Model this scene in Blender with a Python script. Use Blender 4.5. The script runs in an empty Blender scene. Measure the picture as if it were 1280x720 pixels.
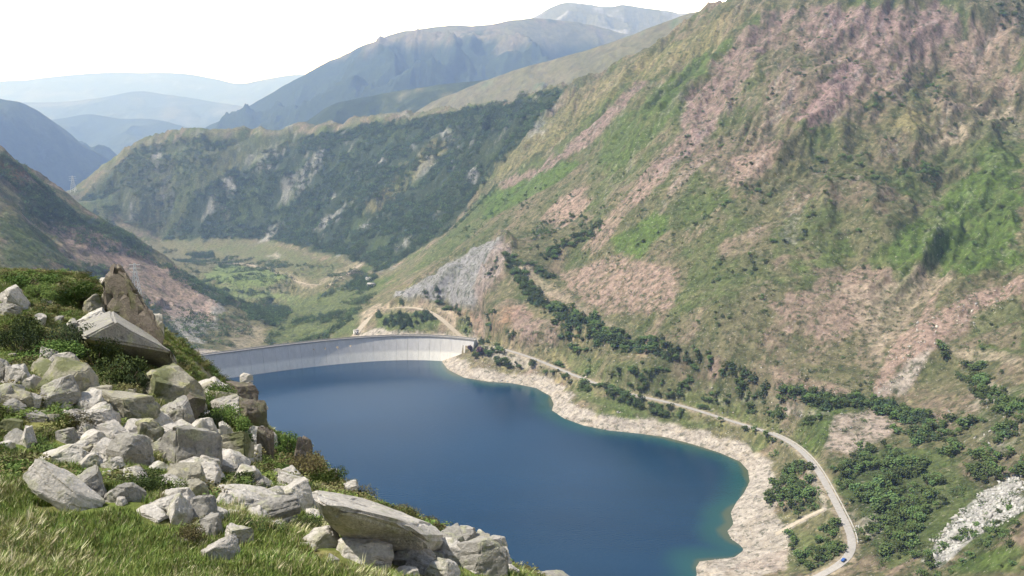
import bpy, bmesh, math, random, time
import numpy as np
from mathutils import Vector, Matrix
from mathutils.bvhtree import BVHTree

T0 = time.time()
scn = bpy.context.scene
col = scn.collection
R = math.radians

# ------------------------------------------------------------------ camera
CAM_Z = 300.0
FPX = 1229.0                       # focal length in pixels of a 1280 px wide frame
PITCH = math.atan(240.0 / FPX)
cam_d = bpy.data.cameras.new('camera')
cam_d.sensor_width = 36.0
cam_d.lens = 36.0 * FPX / 1280.0
cam_d.clip_start = 0.1
cam_d.clip_end = 90000.0
cam = bpy.data.objects.new('camera', cam_d)
cam.location = (0, 0, CAM_Z)
cam.rotation_euler = (math.pi / 2 - PITCH, 0, 0)
col.objects.link(cam)
scn.camera = cam

# ------------------------------------------------------------------ sky + sun
SUN_EL, SUN_AZ = 54.0, -97.0       # azimuth from the view direction, negative = left
W = bpy.data.worlds.new('World')
scn.world = W
W.use_nodes = True
nt = W.node_tree
nt.nodes.clear()
wo = nt.nodes.new('ShaderNodeOutputWorld')
bg = nt.nodes.new('ShaderNodeBackground')
sky = nt.nodes.new('ShaderNodeTexSky')
sky.sky_type = 'NISHITA'
sky.sun_disc = False
sky.sun_elevation = R(SUN_EL)
sky.sun_rotation = R(SUN_AZ)
sky.altitude = 2000
sky.air_density = 1.0
sky.dust_density = 1.5
# thin bright summer cloud veil, denser toward the horizon all the way round
tc = nt.nodes.new('ShaderNodeTexCoord')
mp = nt.nodes.new('ShaderNodeMapping'); mp.inputs['Scale'].default_value = (1.0, 1.0, 3.2)
nz = nt.nodes.new('ShaderNodeTexNoise'); nz.inputs['Scale'].default_value = 3.1; nz.inputs['Detail'].default_value = 9; nz.inputs['Roughness'].default_value = .58
sp = nt.nodes.new('ShaderNodeSeparateXYZ')
m1 = nt.nodes.new('ShaderNodeMapRange'); m1.inputs['From Min'].default_value = .46; m1.inputs['From Max'].default_value = .62
m2 = nt.nodes.new('ShaderNodeMapRange'); m2.inputs['From Min'].default_value = .0; m2.inputs['From Max'].default_value = .38
m2.inputs['To Min'].default_value = .95; m2.inputs['To Max'].default_value = 0.0
mx = nt.nodes.new('ShaderNodeMath'); mx.operation = 'MAXIMUM'
mc = nt.nodes.new('ShaderNodeMixRGB'); mc.inputs['Color2'].default_value = (10, 10.6, 11.6, 1)
L = nt.links.new
L(tc.outputs['Generated'], mp.inputs['Vector']); L(mp.outputs[0], nz.inputs['Vector'])
L(tc.outputs['Generated'], sp.inputs[0]); L(sp.outputs['Z'], m2.inputs['Value'])
L(nz.outputs['Fac'], m1.inputs['Value'])
L(m1.outputs[0], mx.inputs[0]); L(m2.outputs[0], mx.inputs[1])
mm = nt.nodes.new('ShaderNodeMath'); mm.operation = 'MULTIPLY'; mm.inputs[1].default_value = .93
L(mx.outputs[0], mm.inputs[0])
L(mm.outputs[0], mc.inputs['Fac']); L(sky.outputs[0], mc.inputs['Color1'])
# brilliant white band of cloud low over the horizon, all the way round
m3 = nt.nodes.new('ShaderNodeMapRange'); m3.inputs['From Min'].default_value = .09; m3.inputs['From Max'].default_value = .19
m3.inputs['To Min'].default_value = 1.0; m3.inputs['To Max'].default_value = 0.0
L(sp.outputs['Z'], m3.inputs['Value'])
nz2 = nt.nodes.new('ShaderNodeTexNoise'); nz2.inputs['Scale'].default_value = 7; nz2.inputs['Detail'].default_value = 8
mp2 = nt.nodes.new('ShaderNodeMapping'); mp2.inputs['Scale'].default_value = (1.0, 1.0, 3.5); L(tc.outputs['Generated'], mp2.inputs['Vector']); L(mp2.outputs[0], nz2.inputs['Vector'])
rb = nt.nodes.new('ShaderNodeValToRGB'); rb.color_ramp.elements[0].position = .33; rb.color_ramp.elements[0].color = (.15, .175, .215, 1); rb.color_ramp.elements[1].position = .47; rb.color_ramp.elements[1].color = (1, 1, 1, 1)
L(nz2.outputs['Fac'], rb.inputs[0])
sc2 = nt.nodes.new('ShaderNodeVectorMath'); sc2.operation = 'SCALE'; sc2.inputs['Scale'].default_value = 50.0; L(rb.outputs[0], sc2.inputs[0])
mc2 = nt.nodes.new('ShaderNodeMixRGB'); L(m3.outputs[0], mc2.inputs['Fac']); L(mc.outputs[0], mc2.inputs['Color1']); L(sc2.outputs[0], mc2.inputs['Color2'])
L(mc2.outputs[0], bg.inputs['Color'])
bg.inputs['Strength'].default_value = 0.07
L(bg.outputs[0], wo.inputs['Surface'])

sd = bpy.data.lights.new('sun', 'SUN')
sd.energy = 5.0
sd.angle = R(.53)
sd.color = (1.0, .955, .88)
sun = bpy.data.objects.new('sun', sd)
sv = Vector((math.sin(R(SUN_AZ)) * math.cos(R(SUN_EL)), math.cos(R(SUN_AZ)) * math.cos(R(SUN_EL)), math.sin(R(SUN_EL))))
sun.rotation_euler = sv.to_track_quat('Z', 'Y').to_euler()
col.objects.link(sun)

scn.view_settings.view_transform = 'Standard'
scn.view_settings.look = 'None'
scn.view_settings.exposure = 0.6
scn.view_settings.gamma = 1.0
scn.render.resolution_x, scn.render.resolution_y = 1024, 576
scn.cycles.volume_bounces = 2
scn.cycles.max_bounces = 6
scn.cycles.transparent_max_bounces = 12
scn.cycles.use_denoising = True

# ------------------------------------------------------------------ maths helpers
cp, sp_ = math.cos(PITCH), math.sin(PITCH)
def rdir(u, v):
    """direction seen at photo point (u, v), scaled to y = 1"""
    a, b = (u - 640.0), (360.0 - v)
    y = b * sp_ + FPX * cp
    z = b * cp - FPX * sp_
    return a / y, 1.0, z / y
def at_y(u, v, y):
    d = rdir(u, v); return (d[0] * y, y, CAM_Z + d[2] * y)
def at_z(u, v, z):
    d = rdir(u, v); y = (z - CAM_Z) / d[2]; return (d[0] * y, y, z)

def _hash(ix, iy, seed):
    h = (ix.astype(np.int64) * 374761393 + iy.astype(np.int64) * 668265263 + seed * 1442695041) & 0xffffffff
    h = ((h ^ (h >> 13)) * 1274126177) & 0xffffffff
    h = h ^ (h >> 16)
    return h
def pn(x, y, seed=0):
    x = np.asarray(x, float); y = np.asarray(y, float)
    ix = np.floor(x); iy = np.floor(y); fx = x - ix; fy = y - iy
    u = fx * fx * fx * (fx * (fx * 6 - 15) + 10); v = fy * fy * fy * (fy * (fy * 6 - 15) + 10)
    def g(dx, dy):
        a = (_hash(ix + dx, iy + dy, seed) & 1023) * (2 * np.pi / 1024)
        return np.cos(a) * (fx - dx) + np.sin(a) * (fy - dy)
    a = g(0, 0) * (1 - u) + g(1, 0) * u
    b = g(0, 1) * (1 - u) + g(1, 1) * u
    return (a * (1 - v) + b * v) * 1.5
def fbm(x, y, sc, octv=4, seed=0, gain=.5, ridged=False):
    s = 0.0; a = 1.0; t = 0.0; f = 1.0 / sc
    for i in range(octv):
        n = pn(x * f + 13.7 * i, y * f - 7.3 * i, seed + i * 17)
        if ridged: n = 1 - 2 * np.abs(n)
        s = s + a * n; t += a; a *= gain; f *= 2.03
    return s / t
def sst(a, b, x):
    t = np.clip((x - a) / (b - a), 0, 1); return t * t * (3 - 2 * t)
def seg_dist(px, py, line, closed=False):
    """distance to a polyline and the index+fraction of the nearest point"""
    n = len(line); best = np.full(px.shape, 1e18); bi = np.zeros(px.shape)
    for i in range(n if closed else n - 1):
        ax, ay = line[i][0], line[i][1]; bx, by = line[(i + 1) % n][0], line[(i + 1) % n][1]
        dx, dy = bx - ax, by - ay; l2 = dx * dx + dy * dy + 1e-9
        t = np.clip(((px - ax) * dx + (py - ay) * dy) / l2, 0, 1)
        d = (px - ax - t * dx) ** 2 + (py - ay - t * dy) ** 2
        m = d < best; best = np.where(m, d, best); bi = np.where(m, i + t, bi)
    return np.sqrt(best), bi
def inside(px, py, poly):
    c = np.zeros(px.shape, bool); n = len(poly); j = n - 1
    for i in range(n):
        xi, yi = poly[i][0], poly[i][1]; xj, yj = poly[j][0], poly[j][1]
        if yi != yj:
            c ^= ((yi > py) != (yj > py)) & (px < (xj - xi) * (py - yi) / (yj - yi) + xi)
        j = i
    return c
def catmull(pts, n):
    P = [np.array(p, float) for p in pts]
    P = [2 * P[0] - P[1]] + P + [2 * P[-1] - P[-2]]
    out = []
    for i in range(1, len(P) - 2):
        for k in range(n):
            t = k / n
            out.append(.5 * ((2 * P[i]) + (P[i + 1] - P[i - 1]) * t + (2 * P[i - 1] - 5 * P[i] + 4 * P[i + 1] - P[i + 2]) * t * t
                       + (-P[i - 1] + 3 * P[i] - 3 * P[i + 1] + P[i + 2]) * t ** 3))
    out.append(P[-2]); return out

# ------------------------------------------------------------------ object helpers
def put(name, me, parent=None, loc=None):
    o = bpy.data.objects.new(name, me); col.objects.link(o)
    if parent: o.parent = parent
    if loc is not None: o.location = loc
    return o
def tag(o, label=None, cat=None, group=None, kind=None):
    if label: o['label'] = label
    if cat: o['category'] = cat
    if group: o['group'] = group
    if kind: o['kind'] = kind
    return o
def np_mesh(name, V, F, mat=None, smooth=False, colors=None):
    """V (n,3); F (m,k) int array of quads or tris"""
    V = np.asarray(V, np.float32); F = np.asarray(F, np.int32)
    me = bpy.data.meshes.new(name); k = F.shape[1]
    me.vertices.add(len(V)); me.vertices.foreach_set('co', V.ravel())
    me.loops.add(F.size); me.loops.foreach_set('vertex_index', F.ravel())
    me.polygons.add(len(F)); me.polygons.foreach_set('loop_start', np.arange(0, F.size, k, dtype=np.int32))
    try: me.polygons.foreach_set('loop_total', np.full(len(F), k, dtype=np.int32))
    except Exception: pass
    if smooth: me.polygons.foreach_set('use_smooth', np.ones(len(F), bool))
    me.update(calc_edges=True)
    if colors is not None:
        a = me.color_attributes.new('Col', 'FLOAT_COLOR', 'POINT')
        c = np.ones((len(V), 4), np.float32); c[:, :3] = colors; a.data.foreach_set('color', c.ravel())
    if mat: me.materials.append(mat)
    return me
def grid_faces(nr, nc):
    i = np.arange(nr - 1)[:, None] * nc + np.arange(nc - 1)[None, :]
    return np.stack([i, i + 1, i + nc + 1, i + nc], -1).reshape(-1, 4)

# ------------------------------------------------------------------ materials
def new_mat(name):
    m = bpy.data.materials.new(name); m.use_nodes = True
    b = m.node_tree.nodes['Principled BSDF']
    return m, m.node_tree, b
def simple(name, c, rough=.8, noise=0.0, scale=5.0, bump=0.0, metal=0.0, c2=None):
    m, t, b = new_mat(name)
    b.inputs['Roughness'].default_value = rough; b.inputs['Metallic'].default_value = metal
    b.inputs['Specular IOR Level'].default_value = .3
    b.inputs['Base Color'].default_value = (*c, 1)
    if noise or c2 or bump:
        g = t.nodes.new('ShaderNodeNewGeometry')
        n = t.nodes.new('ShaderNodeTexNoise'); n.inputs['Scale'].default_value = scale; n.inputs['Detail'].default_value = 6
        n.inputs['Roughness'].default_value = .65
        t.links.new(g.outputs['Position'], n.inputs['Vector'])
        r = t.nodes.new('ShaderNodeValToRGB')
        c2 = c2 or tuple(x * (1 - noise) for x in c)
        r.color_ramp.elements[0].position = .35; r.color_ramp.elements[0].color = (*c2, 1)
        r.color_ramp.elements[1].position = .65; r.color_ramp.elements[1].color = (*c, 1)
        t.links.new(n.outputs['Fac'], r.inputs[0]); t.links.new(r.outputs[0], b.inputs['Base Color'])
        if bump:
            bp = t.nodes.new('ShaderNodeBump'); bp.inputs['Strength'].default_value = 1; bp.inputs['Distance'].default_value = bump
            t.links.new(n.outputs['Fac'], bp.inputs['Height']); t.links.new(bp.outputs[0], b.inputs['Normal'])
    return m
def terrain_mat(name, s1, s2, amp, bumpd, spots=0.0):
    """ground cover colour per place, with fine speckle, dark tufts, pale stones and relief"""
    m, t, b = new_mat(name)
    b.inputs['Roughness'].default_value = .95; b.inputs['Specular IOR Level'].default_value = .1
    a = t.nodes.new('ShaderNodeAttribute'); a.attribute_name = 'Col'
    g = t.nodes.new('ShaderNodeNewGeometry')
    def noise(s, d, r):
        n = t.nodes.new('ShaderNodeTexNoise'); n.inputs['Scale'].default_value = s; n.inputs['Detail'].default_value = d; n.inputs['Roughness'].default_value = r
        t.links.new(g.outputs['Position'], n.inputs['Vector']); return n.outputs['Fac']
    def rng_(src, f0, f1, t0, t1):
        mr = t.nodes.new('ShaderNodeMapRange'); mr.inputs['From Min'].default_value = f0; mr.inputs['From Max'].default_value = f1
        mr.inputs['To Min'].default_value = t0; mr.inputs['To Max'].default_value = t1; t.links.new(src, mr.inputs['Value']); return mr.outputs[0]
    n = noise(s1, 7, .78)
    mu = t.nodes.new('ShaderNodeVectorMath'); mu.operation = 'SCALE'
    t.links.new(a.outputs['Color'], mu.inputs[0]); t.links.new(rng_(n, .32, .68, 1 - amp, 1 + amp), mu.inputs['Scale'])
    out = mu.outputs[0]
    if spots:
        for sc_, lo, hi, c, k in ((s2, .56, .63, (.035, .050, .022), spots), (s2 * 1.7, .62, .68, (.42, .38, .33), spots * .8)):
            mx_ = t.nodes.new('ShaderNodeMixRGB'); mx_.inputs['Color2'].default_value = (*c, 1)
            t.links.new(rng_(noise(sc_, 4, .6), lo, hi, 0, k), mx_.inputs['Fac']); t.links.new(out, mx_.inputs['Color1']); out = mx_.outputs[0]
    t.links.new(out, b.inputs['Base Color'])
    bp = t.nodes.new('ShaderNodeBump'); bp.inputs['Strength'].default_value = 1; bp.inputs['Distance'].default_value = bumpd
    t.links.new(n, bp.inputs['Height']); t.links.new(bp.outputs[0], b.inputs['Normal'])
    return m

# ------------------------------------------------------------------ main terrain: control points
# ('z', u, v, z): ground of height z seen at photo point (u, v);  ('y', u, v, y): seen at distance y;  ('w', x, y, z): world
CT = []
def Z(*a):
    for u, v, z in a: CT.append(at_z(u, v, z))
def Y(*a):
    for u, v, y in a: CT.append(at_y(u, v, y))
def WP(*a):
    for p in a: CT.append(p)
# terrace beside the lake
Z((600, 447, 20), (640, 440, 27), (700, 465, 26), (760, 494, 26), (850, 512, 31), (920, 532, 32), (985, 548, 33), (1030, 592, 33),
  (1050, 640, 32), (1075, 690, 32), (1040, 718, 28), (720, 505, 14), (800, 522, 13), (900, 548, 12), (965, 590, 12), (985, 650, 12), (995, 700, 12), (900, 760, 5),
  (1010, 545, 36), (1100, 560, 42), (1150, 600, 46), (1200, 560, 58), (1120, 660, 42), (1200, 700, 60))
# foot of the mountain
Z((700, 375, 68), (740, 400, 62), (800, 425, 58), (900, 465, 52), (1000, 490, 50), (1130, 505, 52), (1180, 470, 70), (1280, 520, 88),
  (1280, 600, 72), (1280, 720, 80), (1280, 450, 98), (1160, 430, 90), (1500, 600, 130), (1500, 400, 200), (1450, 850, 120), (1100, 850, 40))
# spur with the quarried rock face
Y((630, 297, 1275), (660, 330, 1200), (590, 392, 1180), (540, 385, 1240), (495, 368, 1330), (560, 340, 1290), (600, 400, 1130))
Z((600, 425, 28), (690, 430, 42), (620, 380, 60))
Y((650, 300, 1330), (700, 345, 1200))
# main mountain side
Y((1000, 400, 895), (1000, 300, 1018), (1000, 200, 1167), (1000, 100, 1359), (1000, 0, 1600),
  (800, 350, 1060), (800, 250, 1205), (800, 160, 1420), (900, 380, 935), (900, 280, 1080), (900, 150, 1330), (900, 60, 1580),
  (1130, 400, 885), (1130, 300, 1005), (1130, 200, 1180), (1130, 100, 1390), (1130, 0, 1600),
  (1280, 350, 909), (1280, 250, 1100), (1280, 150, 1350), (1280, 50, 1600),
  (1200, 300, 1003), (1200, 200, 1205), (1200, 390, 868), (1200, 100, 1410), (1060, 300, 1012), (1500, 200, 1000), (1500, 50, 1300), (1600, 350, 700),
  (700, 280, 1330), (700, 200, 1650), (740, 130, 2000), (600, 300, 1500), (640, 220, 1800), (560, 320, 1600), (520, 345, 1500))
# its ridge and the far side
RIDGE = [(720, 108, 2300), (780, 80, 2080), (850, 45, 1880), (925, 0, 1780), (1000, -55, 1760), (1100, -130, 1780), (1280, -230, 2000), (1500, -300, 1900)]
Y(*RIDGE)
for (u, v, y) in RIDGE[1:]:
    p = at_y(u, v, y); WP((p[0] + 330, p[1] + 650, p[2] - 180))
# crease and forested mountain behind
Y((700, 125, 2350), (610, 225, 2150), (560, 290, 2000), (500, 338, 1950), (470, 345, 1900))
Y((640, 150, 2550), (600, 185, 2450), (540, 200, 2600), (540, 250, 2350), (500, 290, 2250))
Y((690, 115, 2600), (620, 130, 2850), (560, 140, 3000), (510, 143, 3100), (460, 152, 3200), (400, 160, 3250), (340, 163, 3300),
  (320, 163, 3320), (300, 165, 3335), (380, 161, 3270), (430, 155, 3225), (280, 166, 3350), (260, 167, 3350), (240, 168, 3350), (220, 171, 3350), (200, 174, 3350), (170, 182, 3300), (130, 207, 3250), (100, 242, 3200))
Z((480, 335, -62), (420, 312, -85), (330, 298, -108), (250, 298, -115), (200, 300, -130), (150, 280, -150))
Y((330, 230, 3000), (420, 230, 2850), (250, 230, 3050), (310, 200, 3150), (280, 250, 3000), (180, 240, 3050), (460, 250, 2550))
for (u, v, y) in ((690, 115, 2600), (560, 140, 3000), (400, 160, 3250), (240, 168, 3350), (130, 207, 3250)):
    p = at_y(u, v, y); WP((p[0], p[1] + 420, p[2] - 230), (p[0], p[1] + 1100, min(p[2] - 420, -190)))
# valley floor beyond the dam
Z((300, 350, -90), (250, 330, -105), (380, 345, -78), (350, 410, -62), (300, 400, -72), (420, 390, -38), (380, 425, -45), (420, 350, -60),
  (440, 425, 8), (470, 384, 4), (500, 402, -12), (560, 392, 22), (450, 400, 0), (560, 425, 22), (400, 445, -40))
# left valley side
Y((0, 185, 1500), (50, 225, 1650), (95, 265, 1750), (130, 285, 1800), (170, 303, 1820), (225, 335, 1750), (280, 372, 1600), (330, 420, 1380), (0, 250, 1250), (0, 300, 1120), (100, 330, 1330), (50, 290, 1330), (150, 340, 1450),
  (200, 385, 1330), (235, 432, 1180))
for (u, v, y) in ((0, 185, 1500), (95, 265, 1750), (170, 303, 1820), (280, 372, 1600)):
    p = at_y(u, v, y); WP((p[0] - 60, p[1] + 330, p[2] - 150))
Y((-250, 60, 1500), (-400, 20, 1300))
WP((-1500, 2600, 150), (-1300, 3300, 100), (-1050, 2750, -140), (-1500, 4300, -100), (-900, 4300, -230))
WP((-700, 950, 150), (-480, 1000, 45), (-395, 1050, 26), (-520, 720, 150), (-400, 560, 150), (-420, 850, 60), (-300, 400, 175), (-160, 520, 75), (-200, 250, 225), (-80, 100, 255), (-50, 95, 242), (0, 100, 222),
   (0, 200, 150), (0, 350, 55), (50, 150, 165), (100, 100, 185), (200, 150, 130), (200, 300, 50), (330, 330, 70), (420, 420, 95), (300, 230, 130), (-30, 40, 268), (0, 40, 262), (30, 40, 250), (-130, 180, 250), (-25, 30, 276), (0, 30, 270), (25, 30, 262))
CT = np.array(CT, float)
# coarse lift of the lake basin is handled separately (shore distance)
def key(x, y):
    return np.stack([x / y, np.log(y)], -1)
K = key(CT[:, 0], CT[:, 1])
def phi(r): return np.where(r > 1e-9, r * r * np.log(r + 1e-12), 0) * .35 + r * -1.0
def solve():
    n = len(K); D = np.linalg.norm(K[:, None] - K[None], axis=-1)
    A = phi(D) - np.eye(n) * -2e-3
    P = np.concatenate([np.ones((n, 1)), K], 1)
    M = np.zeros((n + 3, n + 3)); M[:n, :n] = A; M[:n, n:] = P; M[n:, :n] = P.T
    return np.linalg.solve(M, np.concatenate([CT[:, 2], np.zeros(3)]))
WT = solve()
def base_h(x, y):
    x = np.asarray(x, float); y = np.asarray(y, float); sh = x.shape
    q = key(x.ravel(), y.ravel()); out = np.zeros(len(q))
    for s in range(0, len(q), 60000):
        e = q[s:s + 60000]
        D = np.sqrt((e[:, 0:1] - K[:, 0]) ** 2 + (e[:, 1:2] - K[:, 1]) ** 2)
        out[s:s + 60000] = phi(D) @ WT[:-3] + WT[-3] + e @ WT[-2:]
    return out.reshape(sh)

# lake outline
SHORE_PX = [(553, 453), (560, 462), (580, 472), (610, 477), (640, 479), (670, 485), (688, 495), (692, 505), (690, 513), (705, 523), (730, 532),
            (760, 538), (800, 542), (830, 546), (865, 555), (900, 566), (925, 577), (935, 588), (937, 602), (930, 616), (921, 627), (913, 641), (916, 654),
            (907, 664), (914, 675), (924, 682), (929, 687), (916, 696), (873, 701), (868, 709), (869, 718), (860, 745), (830, 790)]
LAKE = [at_z(u, v, 0)[:2] for u, v in SHORE_PX]
LAKE += [(60, 440), (0, 452), (-60, 490), (-120, 560), (-175, 630), (-230, 720), (-285, 830), (-340, 930), (-375, 1000), (-400, 1080), (-330, 1130), (-200, 1160), (-90, 1150)]
DAM_W = [at_z(u, v, 0) for u, v in ((200, 478), (260, 473), (350, 465), (450, 456.5), (520, 452), (560, 450.5), (590, 449))]
DAM_C = [at_z(u, v, 26) for u, v in ((200, 453), (260, 444), (350, 433.5), (450, 424), (520, 420.5), (560, 422), (590, 427))]

ROAD_PX = [(586, 428), (615, 432), (640, 438), (668, 447), (692, 458), (720, 471), (745, 478), (765, 490), (790, 495), (830, 500), (860, 509), (895, 520), (930, 532), (965, 540), (985, 547),
           (1000, 556), (1018, 573), (1028, 592), (1036, 612), (1046, 635), (1058, 655), (1070, 672), (1078, 688), (1072, 702), (1050, 712), (1015, 722), (990, 735)]

# polar grid: fine where the picture needs it
NC = 880
th = np.linspace(R(-41), R(41), NC)
rr = np.concatenate([np.geomspace(28, 430, 60, endpoint=False), np.geomspace(430, 1500, 500, endpoint=False), np.geomspace(1500, 4600, 260)])
NR = len(rr)
GX = rr[:, None] * np.sin(th)[None]; GY = rr[:, None] * np.cos(th)[None]
def relief(x, y, h):
    """shared ground relief: gullies along the fall line of the big mountain, crags on the forested one"""
    # fall line of the right-hand mountain runs roughly toward (-.75,-.66)
    s = x * .80 - y * .60; t = x * .60 + y * .80
    right = sst(-60, 160, x + .42 * y - 700 + 0 * h) * sst(45, 130, h) * (y < 2600)
    wx = fbm(x, y, 180, 3, 5) * 40
    g = fbm((s + wx) , t * .28, 95, 5, 11, .52, True)
    rough = fbm(x, y, 160, 6, 31, .55)
    crag = fbm(x + wx * 2, y * .8, 120, 5, 71, .56, True)
    far = sst(2000, 2500, y) * sst(-90, -20, h)
    left = sst(-20, -200, x + 150) * sst(1050, 1200, y) * (1 - sst(2100, 2500, y))
    d = rough * (3.0 + 10 * sst(40, 200, h)) + right * ((np.maximum(g, -.05) - .33) * 36 + fbm(s, t * .4, 30, 3, 15, .5, True) * 5) + far * (crag - .1) * 30 + left * (crag - .2) * 16
    return d
Hb = base_h(GX, GY)
np_print = lambda *a: print(*a)
# light smoothing is not needed; shore shaping
def shore(x, y, h):
    ins = inside(x, y, LAKE)
    d, _ = seg_dist(x, y, LAKE, True)
    sdist = np.where(ins, -d, d)
    return sdist
SD = np.full(GX.shape, 1e3)
bb = (np.abs(GX) < 520) & (GY > 330) & (GY < 1300)
SD[bb] = shore(GX[bb], GY[bb], None)
def smin(a, b, k):
    h = np.clip(.5 + .5 * (b - a) / k, 0, 1); return b * (1 - h) + a * h - k * h * (1 - h)
H = Hb + relief(GX, GY, Hb) * sst(20, 120, SD) * sst(40, 300, GY)
land = smin(np.maximum(H, 3 + SD * .05), np.maximum(SD, 0) * .46 + .02 + np.maximum(SD - 30, 0) ** 2 * .02, 6.0) + fbm(GX, GY, 9, 3, 91) * .7 * sst(0, 12, SD)
behind = GY > 1040 + (GX + 230) * .25      # ground behind the dam is not shaped by the shore
H = np.where(SD < 0, np.maximum(SD * .6, -45), np.where(SD < 400, land, H))
del land

# dam arc: keep the ground behind it below the crest
DC = np.array(catmull(DAM_C, 12)); DW = np.array(catmull(DAM_W, 12))
BEHIND = [tuple(p[:2]) for p in DC] + [(DC[-1][0] + 15, DC[-1][1] + 60), (-60, 1400), (-500, 1400), (-460, 1120)]
m = inside(GX, GY, BEHIND)
dd, di = seg_dist(GX[m], GY[m], [tuple(p[:2]) for p in DC])
edge = np.minimum(np.minimum(sst(0, 6, di) , 1), sst(0, 9, (len(DC) - 1) - di))
mid = 20 - np.clip(dd, 0, 55) * (.05 + 1.0 * edge)
Hm = Hb[m] + fbm(GX[m], GY[m], 60, 4, 3) * 4
wgt = sst(20, 130, dd)
H[m] = mid * (1 - wgt) + Hm * wgt

# rough surface for ray casts (before the road is cut)
def make_bvh(step):
    X = GX[::step, ::step]; Yy = GY[::step, ::step]; Hh = H[::step, ::step]
    V = np.stack([X, Yy, Hh], -1).reshape(-1, 3)
    F = grid_faces(*X.shape)
    return BVHTree.FromPolygons([tuple(v) for v in V.tolist()], F.tolist())
BV = make_bvh(2)
O = Vector((0, 0, CAM_Z))
def cast(u, v):
    d = Vector(rdir(u, v)).normalized()
    return BV.ray_cast(O, d)[0]
def cast_poly(px, closed=True):
    out = []; n = len(px)
    for i in range(n if closed else n - 1):
        a, b = px[i], px[(i + 1) % n]
        k = max(1, int(math.hypot(a[0] - b[0], a[1] - b[1]) / 14))
        for j in range(k):
            t = j / k; p = cast(a[0] + (b[0] - a[0]) * t, a[1] + (b[1] - a[1]) * t)
            if p is not None: out.append((p.x, p.y, p.z))
    if not closed:
        p = cast(*px[-1])
        if p is not None: out.append((p.x, p.y, p.z))
    return out
SPUR = cast_poly([(484, 376), (520, 352), (560, 325), (600, 302), (632, 286), (650, 310), (636, 345), (600, 385), (585, 394), (560, 380), (520, 376)])
_a = np.array(SPUR); _l = _a.min(0) - 30; _h = _a.max(0) + 30
_m = (GX > _l[0]) & (GX < _h[0]) & (GY > _l[1]) & (GY < _h[1]); _d, _ = seg_dist(GX[_m], GY[_m], SPUR, True); _w = inside(GX[_m], GY[_m], SPUR) * sst(0, 12, _d)
_x, _y = GX[_m] * .8 + GY[_m] * .6, GY[_m] * .8 - GX[_m] * .6
H[_m] += _w * (fbm(_x, _y * .5, 26, 5, 6001, .55, True) * 11 + fbm(_x, _y, 7, 3, 6002, .5, True) * 2.5)
BV = make_bvh(2)
def smooth_line(L_, it=3):
    A = np.array(L_, float)
    for _ in range(it):
        B = A.copy(); B[1:-1] = (A[:-2] + 2 * A[1:-1] + A[2:]) / 4; A = B
    return A
def carve(px, half, soft=7.0, it=4):
    """flatten a bench along a road; returns the road's centre line"""
    A = smooth_line(cast_poly(px, False), it)
    # equal spacing
    d = np.concatenate([[0], np.cumsum(np.linalg.norm(np.diff(A[:, :2], axis=0), axis=1))])
    n = max(8, int(d[-1] / 6)); s = np.linspace(0, d[-1], n)
    A = np.stack([np.interp(s, d, A[:, k]) for k in range(3)], 1); A = smooth_line(A, 6)
    lo = A.min(0) - 25; hi = A.max(0) + 25
    mk = (GX > lo[0]) & (GX < hi[0]) & (GY > lo[1]) & (GY < hi[1])
    dist, idx = seg_dist(GX[mk], GY[mk], A)
    rz = np.interp(idx, np.arange(len(A)), A[:, 2])
    w = 1 - sst(half, half + soft, dist)
    H[mk] = H[mk] * (1 - w) + (rz - .25) * w
    return A, mk, dist
ROAD, rmk, rdist = carve(ROAD_PX, 4.5)
LOOP_PX = [(586, 428), (560, 415), (562, 398), (545, 386), (515, 382), (480, 382), (462, 388), (450, 402), (443, 420)]
LOOP, lmk, ldist = carve(LOOP_PX, 4.0)
TRACK_PX = [(1192, 606), (1150, 610), (1120, 575)]
SPUR_PX = [(1030, 636), (1005, 645), (985, 655), (970, 668)]
SPURR, smk, sdist_ = carve(SPUR_PX, 2.5)
VT, vmk, vdist = carve([(262, 330), (300, 326), (330, 332), (352, 345), (372, 356), (400, 362), (430, 348), (452, 330)], 4, 6)
BV = make_bvh(1)
print('terrain', round(time.time() - T0, 1))

# ------------------------------------------------------------------ ground cover colours (albedo)
C = dict(
    olive=(.135, .130, .070), brown=(.185, .150, .105), green=(.085, .118, .036), lush=(.088, .140, .030), dry=(.245, .215, .105),
    pink=(.305, .222, .182), purple=(.262, .185, .172), grey=(.310, .300, .285), tan=(.350, .290, .215), pale=(.385, .345, .302),
    forest=(.030, .045, .022), dark=(.055, .070, .030), field=(.140, .185, .065), slate=(.255, .250, .250), rust=(.300, .170, .095), white=(.42, .41, .39))
C = {k: np.array(v) for k, v in C.items()}
X, Yg = GX, GY
n1 = fbm(X, Yg, 70, 5, 201); n2 = fbm(X, Yg, 22, 4, 301); n3 = fbm(X, Yg, 7, 3, 401, .6); nA = fbm(X * .80 - Yg * .60, (X * .60 + Yg * .80) * .25, 30, 5, 501, .6)
gy, gx = np.gradient(H)
dr = np.gradient(rr)[:, None]; slope = np.sqrt((gy / dr) ** 2 + (gx / (rr[:, None] * (th[1] - th[0]))) ** 2)
COL = np.zeros(X.shape + (3,))
COL[:] = C['olive']
def lay(c, m):
    m = np.clip(m, 0, 1)[..., None]; COL[:] = COL * (1 - m) + C[c] * m
lay('brown', sst(-.1, .35, n1 + .5 * nA))
lay('green', sst(.0, .4, fbm(X, Yg, 90, 5, 601) + .4 * n2))
lay('pink', sst(.12, .35, nA + .3 * n3) * .55)
lay('dry', sst(.2, .45, n3 + n2 * .6) * .5)
fine = fbm(X, Yg, 3.2, 3, 777, .6)
open_ = (Yg < 2500) & (SD > 40) & (H > 30)
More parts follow.
